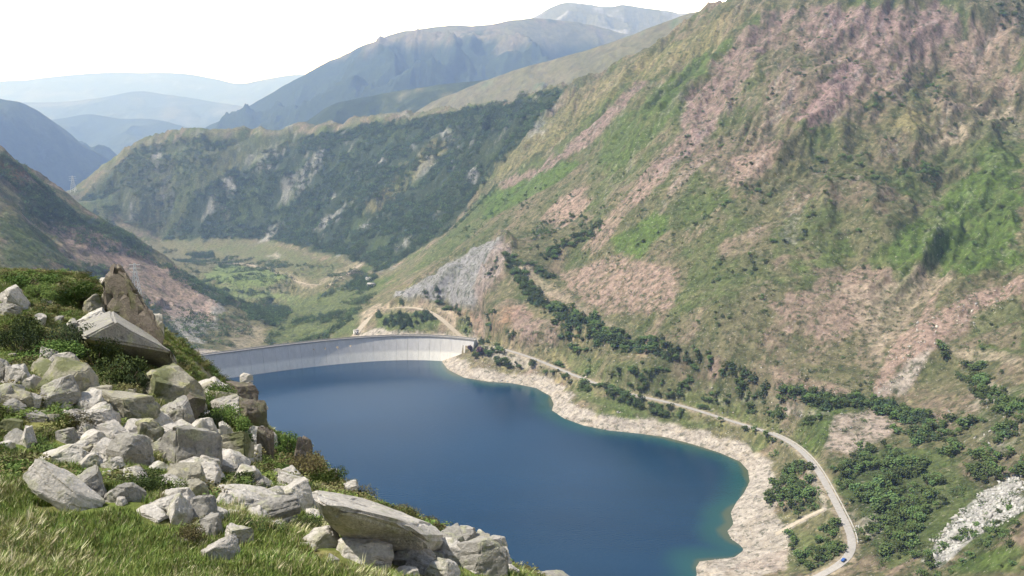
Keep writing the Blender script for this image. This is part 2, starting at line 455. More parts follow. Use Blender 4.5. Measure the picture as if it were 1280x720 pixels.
lay('dark', sst(-.02, .28, n2 * .7 + fine * .5 - .25 * nA) * open_ * .5)
WX = fbm(X, Yg, 40, 4, 801, .6) * 22 + n3 * 4; WY = fbm(X, Yg, 40, 4, 901, .6) * 22 + n2 * 6
REG = []
def region(c, px, amt=1.0, warp=1.0, breakup=.5, closed=True, soft=6):
    P = cast_poly(px)
    if len(P) < 3: return
    A = np.array(P); lo = A.min(0) - 40; hi = A.max(0) + 40
    mk = (X > lo[0]) & (X < hi[0]) & (Yg > lo[1]) & (Yg < hi[1])
    if not mk.any(): return
    sc = np.clip(A[:, 1].mean() / 1200, .5, 2.2)
    x = X[mk] + WX[mk] * warp * sc; y = Yg[mk] + WY[mk] * warp * sc
    ins = inside(x, y, A)
    d, _ = seg_dist(x, y, A, True) if len(A) < 200 else (np.full(x.shape, 99.), 0)
    w = np.where(ins, sst(-soft * .3, soft * sc, d), 0)
    br = sst(-.14, .14, n2[mk] * .7 + nA[mk] * .6 + n3[mk] * .5 + (1 - breakup * 1.3) * .8)
    w = w * (1 - breakup + breakup * br) * amt
    COL[mk] = COL[mk] * (1 - w[:, None]) + C[c] * w[:, None]
region('olive', [(480, 350), (720, 108), (925, 5), (1275, 5), (1278, 500), (1000, 500), (640, 330)], .25, 1, .8)
# forested mountain
region('dark', [(97, 250), (170, 185), (240, 172), (400, 165), (520, 147), (715, 110), (610, 225), (560, 290), (480, 340), (330, 300), (200, 300)], .9, .3, .35)
region('dry', [(200, 190), (300, 175), (390, 175), (330, 230), (250, 260), (200, 290), (140, 270)], .22, 1.5, .9)
region('forest', [(205, 300), (245, 240), (300, 205), (380, 175), (460, 158), (560, 145), (700, 115), (640, 190), (600, 235), (560, 290), (480, 338), (420, 318), (330, 298)], .9, 1.2, .35)
region('grey', [(345, 262), (352, 225), (385, 200), (410, 170), (400, 215), (375, 245)], .7, .6, .5)
region('grey', [(240, 278), (265, 240), (280, 260), (265, 275)], .7, .6, .4)
region('grey', [(318, 304), (345, 275), (358, 278), (335, 302)], .65, .4, .3)
region('grey', [(380, 290), (440, 250), (450, 255), (400, 290)], .8, .5, .6)
region('grey', [(300, 200), (350, 175), (360, 190), (320, 215)], .6, 1, .8)
region('grey', [(500, 230), (540, 190), (550, 200), (515, 235)], .8, .6, .6)
region('dry', [(455, 255), (540, 175), (575, 165), (560, 190), (500, 245), (465, 270)], .7, 1.0, .7)
region('grey', [(190, 250), (205, 220), (215, 235), (200, 260)], .6, .8, .6)
# valley floor
region('olive', [(170, 300), (330, 300), (470, 345), (460, 400), (440, 440), (230, 445), (280, 372)], .9, .6, .3)
region('green', [(200, 305), (330, 305), (440, 330), (400, 350), (300, 320)], .6, 1, .8)
region('field', [(250, 345), (280, 330), (350, 338), (370, 352), (300, 362), (255, 352)], .95, .5, .3)
region('field', [(235, 352), (350, 362), (400, 372), (330, 378), (260, 368)], .8, .7, .5)
region('green', [(340, 380), (460, 350), (500, 340), (455, 380), (440, 420), (330, 430)], .7, 1, .5)
region('tan', [(400, 350), (450, 322), (455, 332), (410, 362)], .6, .6, .7)
region('grey', [(205, 380), (270, 360), (285, 395), (250, 430), (215, 425)], .8, .8, .5)
region('tan', [(290, 400), (335, 410), (330, 440), (280, 440)], .5, .8, .6)
region('pale', [(330, 318), (350, 316), (360, 322), (340, 324)], .6, .6, .4)
# left valley side
region('forest', [(0, 187), (50, 225), (95, 265), (100, 280), (60, 262), (30, 240), (0, 220)], .9, .5, .3)
region('forest', [(20, 235), (90, 262), (160, 290), (200, 320), (150, 320), (90, 300), (30, 270)], .9, .6, .4)
region('pink', [(55, 280), (120, 285), (200, 330), (270, 370), (270, 400), (220, 400), (150, 350), (90, 320)], .8, .8, .5)
region('green', [(0, 260), (40, 280), (90, 330), (30, 335), (0, 330)], .7, 1, .6)
region('rust', [(0, 200), (30, 215), (60, 240), (20, 235)], .7, 1, .6)
region('forest', [(70, 330), (130, 330), (200, 390), (235, 430), (180, 430)], .8, .8, .5)
# main mountainside: light grass spurs on its left edge
region('dry', [(600, 225), (720, 112), (800, 75), (925, 5), (900, 60), (790, 110), (720, 160), (640, 215)], .6, 1, .7)
region('green', [(560, 290), (610, 235), (700, 180), (760, 120), (790, 100), (790, 130), (740, 175), (640, 250), (560, 320), (500, 350)], .8, 1, .6)
region('purple', [(605, 240), (700, 190), (745, 150), (800, 95), (812, 100), (740, 180), (640, 238)], .85, .7, .5)
region('lush', [(605, 245), (700, 205), (738, 196), (700, 225), (645, 258), (605, 278)], .95, .6, .35)
region('lush', [(765, 155), (850, 85), (905, 50), (925, 55), (870, 100), (790, 160)], .8, 1, .6)
region('pink', [(670, 275), (700, 245), (735, 230), (740, 250), (720, 275), (700, 285)], .9, .6, .4)
region('purple', [(775, 255), (830, 180), (870, 110), (925, 45), (960, 10), (1000, 10), (960, 60), (930, 110), (880, 175), (835, 215), (800, 260)], .8, 1, .6)
region('pink', [(725, 310), (790, 235), (838, 205), (832, 222), (780, 275), (740, 320)], .8, .7, .5)
region('lush', [(755, 300), (800, 275), (835, 262), (838, 285), (800, 325), (775, 330)], .9, .8, .4)
region('green', [(730, 200), (800, 170), (850, 130), (850, 170), (800, 220), (745, 260)], .6, 1, .7)
region('pink', [(690, 345), (770, 318), (850, 335), (845, 380), (800, 400), (740, 385)], .9, .8, .6)
region('purple', [(990, 150), (1040, 85), (1075, 75), (1085, 100), (1045, 145), (1010, 158)], 1, .6, .25)
region('purple', [(1000, 60), (1010, 10), (1190, 5), (1205, 40), (1150, 78), (1100, 90), (1060, 62)], .85, 1, .5)
region('pink', [(1175, 80), (1200, 50), (1275, 20), (1275, 110), (1210, 120)], .6, 1, .6)
region('pink', [(905, 240), (920, 195), (970, 175), (985, 180), (965, 215), (930, 232)], .9, .8, .5)
region('pink', [(1070, 105), (1130, 85), (1150, 90), (1100, 120)], .8, .8, .5)
region('pink', [(1180, 60), (1230, 20), (1240, 60), (1200, 90)], .7, .8, .5)
region('dry', [(1100, 150), (1160, 130), (1160, 160), (1110, 165)], .8, 1, .5)
region('tan', [(1140, 180), (1200, 155), (1270, 128), (1275, 160), (1200, 178), (1150, 195)], .8, .8, .6)
region('lush', [(1190, 230), (1230, 185), (1278, 180), (1278, 330), (1235, 345), (1180, 345), (1160, 300)], .85, 1, .5)
region('lush', [(1110, 300), (1150, 270), (1170, 290), (1150, 330), (1110, 330)], .8, 1, .6)
region('green', [(970, 270), (1030, 240), (1060, 260), (1040, 310), (960, 330)], .7, 1.2, .6)
region('lush', [(985, 335), (1060, 295), (1080, 310), (1010, 350)], .7, 1, .6)
region('green', [(850, 300), (930, 320), (930, 370), (830, 400), (860, 350)], .7, 1, .6)
region('green', [(1215, 150), (1278, 150), (1278, 230), (1210, 190)], .6, 1, .6)
region('pink', [(960, 372), (1090, 330), (1130, 335), (1090, 390), (1060, 430), (980, 420)], .8, 1, .6)
region('tan', [(1050, 360), (1170, 330), (1190, 345), (1120, 420), (1095, 470), (1070, 400)], .8, 1, .6)
region('pink', [(1278, 348), (1278, 362), (1200, 410), (1168, 440), (1150, 470), (1125, 498), (1090, 496), (1120, 440), (1165, 370), (1180, 355), (1165, 395), (1230, 372)], .95, .6, .3)
region('pink', [(1278, 345), (1278, 365), (1165, 445), (1105, 498), (1085, 492), (1120, 420), (1195, 375)], .9, .4, .3)
region('pale', [(1085, 498), (1130, 455), (1170, 435), (1160, 455), (1130, 495)], .8, .5, .5)
region('olive', [(1000, 450), (1040, 445), (1100, 455), (1095, 495), (1000, 480)], .9, .8, .3)
region('olive', [(870, 440), (920, 370), (960, 365), (960, 440), (930, 455)], .8, 1, .4)
region('pink', [(960, 455), (1000, 470), (1080, 490), (1060, 500), (970, 480)], .6, .6, .5)
region('brown', [(1190, 430), (1210, 400), (1278, 372), (1278, 438), (1215, 430)], .8, .6, .4)
region('green', [(1200, 430), (1215, 395), (1278, 362), (1278, 400)], .6, .6, .6)
region('tan', [(1180, 435), (1230, 432), (1278, 445), (1278, 462), (1210, 450)], .7, .6, .5)
region('purple', [(950, 30), (1000, 5), (1200, 5), (1190, 60), (1120, 115), (1050, 150), (990, 160), (960, 110)], .55, 1.2, .8)
region('pink', [(1130, 60), (1278, 10), (1278, 120), (1200, 150), (1150, 120)], .45, 1.2, .8)
region('purple', [(840, 230), (900, 130), (960, 100), (985, 165), (920, 215), (870, 260)], .45, 1.2, .85)
region('pink', [(930, 430), (1000, 360), (1110, 325), (1190, 340), (1150, 400), (1090, 470), (1000, 445)], .4, 1.2, .85)
region('lush', [(1080, 330), (1130, 280), (1200, 220), (1278, 190), (1278, 340), (1190, 345), (1120, 345)], .6, 1.3, .6)
region('green', [(740, 170), (800, 130), (870, 90), (860, 140), (800, 190), (750, 210)], .6, 1.2, .6)
# quarry face and loop
region('slate', [(488, 372), (520, 355), (560, 328), (600, 306), (630, 293), (640, 315), (628, 340), (600, 375), (588, 392), (560, 380), (520, 376)], 1, .25, .12)
region('pink', [(600, 330), (632, 292), (642, 320), (630, 345), (600, 378), (590, 360)], .6, .6, .5)
region('pink', [(575, 400), (640, 372), (680, 400), (672, 430), (600, 422)], .7, .6, .5)
region('rust', [(560, 395), (640, 380), (670, 395), (600, 415)], .5, .8, .7)
region('tan', [(445, 425), (450, 392), (475, 377), (545, 378), (572, 392), (572, 415), (600, 428), (560, 424), (556, 396), (530, 386), (480, 388), (462, 398), (455, 425)], .8, .3, .2)
region('green', [(468, 392), (545, 388), (556, 402), (545, 416), (470, 418)], .85, .2, .3)
region('lush', [(745, 175), (800, 150), (850, 100), (850, 140), (800, 190), (750, 230)], .5, 1, .5)
region('tan', [(640, 340), (655, 330), (720, 378), (790, 415), (780, 420), (690, 375)], .6, .4, .4)
region('pale', [(597, 432), (650, 440), (690, 462), (640, 460), (600, 447)], .8, .3, .3)
# lake terrace
region('dry', [(590, 445), (660, 455), (760, 500), (880, 525), (980, 560), (980, 500), (900, 485), (800, 440), (720, 400), (660, 380)], .4, .8, .8)
region('green', [(690, 440), (760, 440), (980, 500), (985, 550), (850, 512), (760, 490)], .7, 1, .7)
region('green', [(700, 480), (780, 500), (900, 530), (930, 545), (800, 525), (720, 500)], .7, .8, .5)
region('purple', [(640, 385), (690, 400), (710, 430), (650, 430)], .6, 1, .6)
region('pale', [(1030, 560), (1040, 520), (1090, 512), (1118, 525), (1112, 545), (1060, 568)], .9, .4, .25)
region('pink', [(1030, 560), (1040, 520), (1090, 512), (1118, 525), (1112, 545), (1060, 568)], .45, .4, .25)
region('pale', [(860, 490), (930, 490), (1000, 505), (1040, 520), (1000, 525), (900, 500)], .6, .8, .8)
region('green', [(1040, 600), (1100, 560), (1180, 560), (1230, 620), (1160, 690), (1100, 715), (1080, 650)], .8, .8, .4)
region('dark', [(1060, 600), (1110, 575), (1170, 620), (1150, 680), (1090, 700)], .6, .8, .4)
region('lush', [(1170, 715), (1278, 670), (1278, 718)], .8, .6, .4)
region('white', [(1150, 700), (1190, 655), (1225, 615), (1278, 590), (1278, 640), (1220, 672), (1170, 712)], .95, .5, .3)
region('pale', [(1210, 480), (1278, 480), (1278, 600), (1230, 560)], .4, 1.5, .9)
region('pale', [(1000, 560), (1022, 575), (1040, 640), (1030, 640), (1015, 600)], .7, .4, .3)
region('pale', [(1040, 625), (1075, 650), (1100, 640), (1110, 660), (1085, 680), (1060, 650)], .6, .6, .6)
region('green', [(945, 650), (1000, 655), (1060, 690), (1050, 712), (990, 716), (960, 700)], .5, .8, .6)
# drawdown beach
beach = (sst(8.6, 6.6, H + n2 * 3.5 + n3 * 2) * (SD > -60) * (SD < 75))
lay('pale', beach)
lay('tan', beach * sst(-.1, .5, n3 + n2) * .4)
lay('brown', beach * sst(.3, .95, np.sin(H * 3.4 + n2 * 2.5)) * .38)
region('pale', [(937, 590), (962, 580), (978, 610), (968, 640), (990, 665), (985, 712), (870, 716), (925, 690), (907, 664), (915, 640)], .95, .2, .15)
region('brown', [(940, 610), (970, 625), (985, 680), (950, 712), (890, 710), (925, 685), (915, 655)], .35, 1, .9)
region('pink', [(900, 712), (990, 680), (990, 712)], .35, .8, .5)
lay('tan', (SD < -1) * 1.0)
# verges
def verge(c, mk, dist, a, b, amt):
    w = (1 - sst(a, b, dist + n3[mk] * 2)) * amt; COL[mk] = COL[mk] * (1 - w[:, None]) + C[c] * w[:, None]
verge('tan', rmk, rdist, 3.5, 6.5, .8); verge('tan', lmk, ldist, 3, 5.5, .85); verge('tan', vmk, vdist, 4, 9, .8); verge('pale', smk, sdist_, 2, 4, .9)
lay('dark', sst(.05, .28, n2 * .7 + fine * .5 - .25 * nA) * open_ * .45)
lay('grey', sst(.25, .45, nA * .8 + fine * .6) * open_ * (H > 150) * .35)
outc = sst(.18, .42, fbm(X + Yg * .3, Yg * .45, 75, 5, 4321, .62)) * (Yg > 1900) * (H > -70) * (X < .06 * Yg)
lay('forest', (Yg > 2350) * (H > -75) * sst(.06, .03, X / Yg) * .25)
lay('grey', outc * .7); lay('green', sst(.05, .35, fbm(X, Yg * .6, 120, 4, 4331)) * (Yg > 1900) * (H > -70) * (X < .06 * Yg) * .35)
COL *= (1 + .30 * n3 + .36 * fine)[..., None]
# small dark shrublets dotted over the open slopes
spk = pn(X / 5.2, Yg / 5.2, 888) + .5 * pn(X / 14, Yg / 14, 889)
lay('dark', sst(.42, .6, spk) * (Yg < 2400) * (SD > 45) * .75)
COL *= (1 - .10 * open_)[..., None]
COL = np.clip(COL, .012, .8)
del WX, WY
M_TER = terrain_mat('mountain_ground', .16, .22, .55, 2.2, .6)
me = np_mesh('terrain', np.stack([GX, GY, H], -1).reshape(-1, 3), grid_faces(NR, NC), M_TER, True, COL.reshape(-1, 3))
terrain = put('terrain', me); tag(terrain, 'mountain slopes and valley floor around the reservoir', kind='structure')
print('colours', round(time.time() - T0, 1))

# ------------------------------------------------------------------ water
M_WAT, t, b = new_mat('lake_water')
b.inputs['Roughness'].default_value = .13; b.inputs['IOR'].default_value = 1.33; b.inputs['Specular IOR Level'].default_value = .5
a = t.nodes.new('ShaderNodeAttribute'); a.attribute_name = 'Col'; t.links.new(a.outputs['Color'], b.inputs['Base Color'])
g = t.nodes.new('ShaderNodeNewGeometry'); n = t.nodes.new('ShaderNodeTexNoise'); n.inputs['Scale'].default_value = .5; n.inputs['Detail'].default_value = 4
t.links.new(g.outputs['Position'], n.inputs['Vector'])
bp = t.nodes.new('ShaderNodeBump'); bp.inputs['Distance'].default_value = .2; bp.inputs['Strength'].default_value = .6
t.links.new(n.outputs['Fac'], bp.inputs['Height']); t.links.new(bp.outputs[0], b.inputs['Normal'])
wx_ = np.linspace(-470, 420, 360); wy_ = np.linspace(380, 1170, 320)
WXg, WYg = np.meshgrid(wx_, wy_)
wi = inside(WXg, WYg, LAKE); wd, _ = seg_dist(WXg, WYg, LAKE, True); wsd = np.where(wi, wd, -wd)
depth = wsd + fbm(WXg, WYg, 60, 4, 3) * 9
shal = np.array((.065, .085, .055)); turq = np.array((.014, .062, .066)); deep = np.array((.006, .030, .066))
wc = shal * (1 - sst(0, 4, depth))[..., None] + turq * (sst(0, 4, depth) * (1 - sst(4, 28, depth)))[..., None] + deep * (sst(0, 4, depth) * sst(4, 28, depth))[..., None]
wc *= (1 + .28 * fbm(WXg * .35 + WYg * .12, WYg, 70, 5, 9))[..., None]
keep = np.array([(wsd > -14)]).reshape(wsd.shape)
F = grid_faces(*WXg.shape); kf = keep.ravel()[F].all(1)
me = np_mesh('lake', np.stack([WXg, WYg, 0 * WXg], -1).reshape(-1, 3), F[kf], M_WAT, True, wc.reshape(-1, 3))
lake = put('lake', me); tag(lake, 'deep blue reservoir water with greener shallows by the near beach', kind='structure')

# ------------------------------------------------------------------ distant hills
M_HILL = terrain_mat('hill_cover', .02, .05, .45, 14.0)
def hill(name, crest, drop, depth, amp, sc, seed, cols, label, nu=260, nv=90, sharp=.3, back=.6):
    """a mountain range: crest line of photo points at real distances, a front running down toward us and a back slope"""
    cr = np.array([at_y(*c) for c in catmull([np.array(c, float) for c in crest], 8)]).reshape(-1, 3)
    s = np.linspace(0, len(cr) - 1, nu); cr = np.stack([np.interp(s, np.arange(len(cr)), cr[:, k]) for k in range(3)], 1)
    t = np.linspace(-back, 1, nv)[:, None]
    V = np.zeros((nv, nu, 3))
    V[..., 0] = cr[None, :, 0]; V[..., 1] = cr[None, :, 1] - t * depth
    V[..., 2] = cr[None, :, 2] - drop * (np.abs(t) ** .92)
    fr = np.clip(np.abs(t) * 6, .12, 1)
    rd = fbm(V[..., 0] + fbm(V[..., 0], V[..., 1], sc, 3, seed + 9) * sc * .35, V[..., 1] * .75, sc, 7, seed, .5, True)
    V[..., 2] += (rd - sharp) * amp * fr
    cn = fbm(V[..., 0], V[..., 1], sc * .5, 5, seed + 3); cn2 = fbm(V[..., 0], V[..., 1], sc * .12, 4, seed + 4)
    base = C[cols[0]] * np.ones(V.shape)
    for c, lo, hi in cols[1]:
        w = sst(lo, hi, cn + .5 * cn2 + .25 * (rd - .3))[..., None]; base = base * (1 - w) + C[c] * w
    if len(cols) > 2:       # tree line: forest low down, grass and rock above
        tl = sst(cols[2] - 60, cols[2] + 60, V[..., 2] + cn * 260)[..., None]
        base = C['forest'] * (1 - tl) + base * tl
    me = np_mesh(name, V.reshape(-1, 3), grid_faces(nv, nu)[:, ::-1], M_HILL, True, np.clip(base.reshape(-1, 3), .01, .7))
    o = put(name, me); tag(o, label, kind='structure'); return o
hill('hills', [(430, 60, 4600), (480, 115, 4700), (520, 138, 4700), (560, 118, 4600), (640, 88, 4400), (720, 66, 4200), (800, 38, 4050), (870, 14, 3950), (925, 1, 3850), (1000, -30, 3800), (1150, -80, 3800)][2:],
     560, 1300, 90, 420, 1001, ('olive', [('brown', -.1, .5), ('grey', .3, .6), ('green', .1, .7)]), 'brown grassy ridge rising behind the forested mountain')
hill('hills', [(260, 190, 5600), (320, 172, 5400), (370, 158, 5300), (420, 128, 5200), (470, 116, 5200), (520, 108, 5150), (560, 104, 5100), (620, 100, 5000), (700, 100, 5000)],
     600, 1500, 110, 500, 1101, ('forest', [('dark', -.1, .4), ('olive', .3, .6)]), 'dark wooded foothill in front of the high back mountain')
hill('mountain', [(180, 190, 9300), (240, 168, 9200), (300, 136, 9000), (350, 110, 8900), (400, 82, 8800), (440, 60, 8700), (480, 46, 8600), (520, 38, 8600), (560, 33, 8600), (620, 31, 8600), (680, 26, 8800), (740, 30, 9000), (800, 45, 9000), (900, 60, 9000)],
     1500, 3400, 430, 1000, 1201, ('olive', [('brown', -.1, .4), ('dark', .2, .6)], 700), 'high back mountain rising into the cloud', nu=420, nv=150)
hill('mountain', [(560, 60, 12600), (620, 40, 12500), (660, 22, 12300), (700, 3, 12000), (730, 4, 12000), (755, 8, 12000), (780, 5, 12000), (800, 8, 12000), (830, 12, 12000), (860, 16, 12000), (930, 5, 12000), (1000, 10, 12000)],
     1500, 3600, 260, 900, 1301, ('olive', [('grey', .1, .5)], 640), 'distant blue summit right of the cloud', nu=360)
hill('mountain', [(-260, 150, 6800), (-150, 108, 6900), (-60, 112, 7000), (0, 124, 7000), (30, 130, 7100), (60, 150, 7200), (90, 175, 7300), (130, 195, 7600), (170, 215, 7900), (230, 240, 8300)],
     800, 2500, 170, 900, 1401, ('forest', [('dark', 0, .5)]), 'dark blue wooded ridge on the left beyond the gap')
hill('mountain', [(-200, 135, 13500), (0, 150, 13500), (60, 150, 13500), (110, 142, 13500), (150, 148, 13500), (200, 150, 13000), (260, 165, 12500), (320, 185, 12000), (400, 200, 12000)],
     900, 3500, 170, 1200, 1501, ('forest', [('dark', 0, .5)]), 'middle blue wooded ridge in the gap')
hill('mountain', [(-200, 130, 19000), (-50, 124, 19000), (30, 128, 19000), (90, 126, 19000), (130, 121, 19000), (170, 114, 19000), (210, 118, 19000), (260, 126, 19000), (310, 134, 19000), (400, 150, 19000)],
     1100, 5000, 200, 1600, 1601, ('dark', [('olive', 0, .5)]), 'rounded pale blue mountain in the gap')
hill('mountain', [(-500, 100, 30000), (-200, 98, 30000), (0, 101, 30000), (60, 96, 30000), (120, 91, 30000), (180, 90, 30000), (230, 92, 30000), (270, 98, 30000), (300, 104, 30000), (340, 97, 30000), (380, 93, 30000), (460, 100, 30000), (700, 110, 30000)],
     1600, 7000, 260, 2500, 1701, ('dark', [('olive', 0, .5)]), 'faint farthest range on the horizon')
# ground below it all, out to the horizon
ang = np.linspace(0, 2 * np.pi, 97)[:-1]
rad = np.array([40, 2500, 9000, 22000, 60000.])
V = [(r * math.cos(a), r * math.sin(a), -560.) for r in rad for a in ang] ; F = [(i * 96 + j, i * 96 + (j + 1) % 96, (i + 1) * 96 + (j + 1) % 96, (i + 1) * 96 + j) for i in range(4) for j in range(96)]
M_GR = simple('lowland', (.05, .07, .03), .95, .4, .003)
gd = put('ground', np_mesh('ground', np.array(V), np.array(F), M_GR)); tag(gd, kind='structure')
print('hills', round(time.time() - T0, 1))

# ------------------------------------------------------------------ dam
M_CON, t, b = new_mat('dam_concrete')
b.inputs['Roughness'].default_value = .9; b.inputs['Specular IOR Level'].default_value = .2
g = t.nodes.new('ShaderNodeNewGeometry'); s_ = t.nodes.new('ShaderNodeSeparateXYZ'); t.links.new(g.outputs['Position'], s_.inputs[0])
n = t.nodes.new('ShaderNodeTexNoise'); n.inputs['Scale'].default_value = .12; n.inputs['Detail'].default_value = 6; n.inputs['Roughness'].default_value = .7
mpn = t.nodes.new('ShaderNodeMapping'); mpn.inputs['Scale'].default_value = (2.2, 2.2, .5)
t.links.new(g.outputs['Position'], mpn.inputs[0]); t.links.new(mpn.outputs[0], n.inputs['Vector'])
ma = t.nodes.new('ShaderNodeMath'); ma.operation = 'MULTIPLY_ADD'; ma.inputs[1].default_value = 7.0
t.links.new(n.outputs['Fac'], ma.inputs[0]); t.links.new(s_.outputs['Z'], ma.inputs[2])
mr = t.nodes.new('ShaderNodeMapRange'); mr.inputs['From Min'].default_value = 12.5; mr.inputs['From Max'].default_value = 15.5
t.links.new(ma.outputs[0], mr.inputs['Value'])
mix = t.nodes.new('ShaderNodeMixRGB'); mix.inputs['Color1'].default_value = (.80, .765, .71, 1); mix.inputs['Color2'].default_value = (.58, .56, .545, 1)
t.links.new(mr.outputs[0], mix.inputs['Fac'])
mu = t.nodes.new('ShaderNodeMixRGB'); mu.blend_type = 'MULTIPLY'; mu.inputs['Fac'].default_value = .7
r_ = t.nodes.new('ShaderNodeValToRGB'); r_.color_ramp.elements[0].position = .3; r_.color_ramp.elements[0].color = (.8, .8, .8, 1); r_.color_ramp.elements[1].position = .7; r_.color_ramp.elements[1].color = (1.1, 1.1, 1.1, 1)
t.links.new(n.outputs['Fac'], r_.inputs[0]); t.links.new(mix.outputs[0], mu.inputs['Color1']); t.links.new(r_.outputs[0], mu.inputs['Color2'])
t.links.new(mu.outputs[0], b.inputs['Base Color'])
M_CRE = simple('crest_concrete', (.42, .40, .37), .9, .25, .3)
M_PAR = simple('parapet_concrete', (.30, .29, .28), .9, .3, .5)
dam = put('dam', None); tag(dam, 'long curved concrete dam closing the far end of the blue reservoir', 'dam')
nD = 26
def resamp(A, n):
    d = np.concatenate([[0], np.cumsum(np.linalg.norm(np.diff(A[:, :2], axis=0), axis=1))])
    s = np.linspace(0, d[-1], n); return np.stack([np.interp(s, d, A[:, k]) for k in range(3)], 1)
def smooth_arc(A, n):
    # fit each coordinate with a cubic of arc length: an even curve
    d = np.concatenate([[0], np.cumsum(np.linalg.norm(np.diff(A[:, :2], axis=0), axis=1))]); d /= d[-1]
    s = np.linspace(0, 1, n); return np.stack([np.polyval(np.polyfit(d, A[:, k], 3), s) for k in range(3)], 1)
NS = nD * 2
cA = smooth_arc(DC, NS + 1); cA[:, 2] = 26.0
wA = smooth_arc(DW, NS + 1); wA[:, 2] = 0.0
def perp(A):
    tg = np.gradient(A[:, :2], axis=0); tg /= np.linalg.norm(tg, axis=1)[:, None]
    n_ = np.stack([-tg[:, 1], tg[:, 0]], 1); return np.where((n_[:, 1] > 0)[:, None], n_, -n_)   # downstream
pN = perp(cA)
wA[:, :2] = cA[:, :2] - pN * 7.0     # battered upstream face
def lerp_row(A, s):
    k = min(int(s), len(A) - 2); f = s - k; return A[k] * (1 - f) + A[k + 1] * f
for i in range(nD):
    V = []; ss = [2 * i + .01, 2 * i + .03, 2 * i + 1, 2 * i + 1.97, 2 * i + 1.99]
    for j, s in enumerate(ss):
        c = lerp_row(cA, s); w = lerp_row(wA, s); nn = lerp_row(pN, s); lo = w + (w - c) * 1.3; inx = .05 if j in (0, 4) else 0.0
        V += [(c[0] + nn[0] * inx, c[1] + nn[1] * inx, 26.0), (w[0] + nn[0] * inx, w[1] + nn[1] * inx, 0), (lo[0] + nn[0] * inx, lo[1] + nn[1] * inx, lo[2]),
              (c[0] + nn[0] * 6, c[1] + nn[1] * 6, 26.0), (c[0] + nn[0] * 34, c[1] + nn[1] * 34, -30)]
    F = []
    for j in range(4):
        a, e = j * 5, (j + 1) * 5
        F += [(a, a + 1, e + 1, e), (a + 1, a + 2, e + 2, e + 1), (a + 3, a, e, e + 3), (a + 4, a + 3, e + 3, e + 4), (a + 2, a + 4, e + 4, e + 2)]
    F += [(0, 3, 4, 2, 1), (20, 21, 22, 24, 23)]
    me = bpy.data.meshes.new('wall_block'); me.from_pydata(V, [], F); me.materials.append(M_CON); me.update()
    bm = bmesh.new(); bm.from_mesh(me); bmesh.ops.recalc_face_normals(bm, faces=bm.faces); bm.to_mesh(me); bm.free()
    put('wall_block', me, dam)
def strip(name, A, n2d, prof, mat, parent):
    """sweep a closed profile [(offset, z)] along a line"""
    V = []; k = len(prof)
    for p, q in zip(A, n2d):
        for o_, z_ in prof: V.append((p[0] + q[0] * o_, p[1] + q[1] * o_, p[2] + z_))
    F = [(i * k + j, i * k + (j + 1) % k, (i + 1) * k + (j + 1) % k, (i + 1) * k + j) for i in range(len(A) - 1) for j in range(k)]
    F += [tuple(range(k)), tuple(range((len(A) - 1) * k, len(A) * k))[::-1]]
    me = bpy.data.meshes.new(name); me.from_pydata(V, [], F); me.materials.append(mat); me.update()
    bm = bmesh.new(); bm.from_mesh(me); bmesh.ops.recalc_face_normals(bm, faces=bm.faces); bm.to_mesh(me); bm.free()
    return put(name, me, parent)
strip('crest_road', cA, pN, [(-.7, .003), (6.3, .003), (6.3, .35), (-.7, .35)], M_CRE, dam)
strip('parapet', cA, pN, [(-.6, .353), (-.6, 1.5), (-.2, 1.5), (-.2, .353)], M_PAR, dam)
strip('parapet', cA, pN, [(5.8, .353), (5.8, 1.5), (6.2, 1.5), (6.2, .353)], M_PAR, dam)

# ------------------------------------------------------------------ roads
def hgt(x, y):
    h = BV.ray_cast(Vector((x, y, 3000)), Vector((0, 0, -1)))[0]
    return h.z if h else -1e3
M_ROAD = simple('worn_asphalt', (.36, .34, .32), .95, .22, .4)
M_DIRT = simple('pale_dirt', (.44, .38, .30), .95, .25, .5)
M_LINE = simple('road_paint', (.7, .7, .68), .8, .2, 2)
def road(name, A, w, mat, label):
    tg = np.gradient(A[:, :2], axis=0); tg /= np.linalg.norm(tg, axis=1)[:, None]; nn = np.stack([-tg[:, 1], tg[:, 0]], 1)
    S = [-1, -.5, 0, .5, 1]; V = []
    for p, q in zip(A, nn):
        for s in S: V.append((p[0] + q[0] * s * w / 2, p[1] + q[1] * s * w / 2, p[2] - .02 + .06 * (1 - s * s)))
    me = np_mesh(name, np.array(V), grid_faces(len(A), 5), mat, True)
    return tag(put(name, me), label, kind='structure')
road('road', ROAD, 5.0, M_ROAD, 'narrow pale road winding along the right-hand shore')
road('path', VT, 4.5, M_DIRT, 'dirt track winding across the valley floor beyond the dam')
road('road', LOOP, 7.0, M_DIRT, 'dirt road looping beyond the right end of the dam')
road('path', SPURR, 3.6, M_DIRT, 'short dirt path from the road down to the beach')
# roadside low wall posts along the near bend
M_WALL = simple('pale_stone', (.50, .48, .44), .9, .3, 2)
A = ROAD[int(len(ROAD) * .62):int(len(ROAD) * .93)]
tg = np.gradient(A[:, :2], axis=0); tg /= np.linalg.norm(tg, axis=1)[:, None]; nn = np.stack([-tg[:, 1], tg[:, 0]], 1)
rw = strip('retaining_wall', A, nn, [(3.3, -.8), (3.3, .65), (3.8, .65), (3.8, -.8)], M_WALL, None)
tag(rw, 'low pale stone wall along the outer edge of the road bend', 'wall')

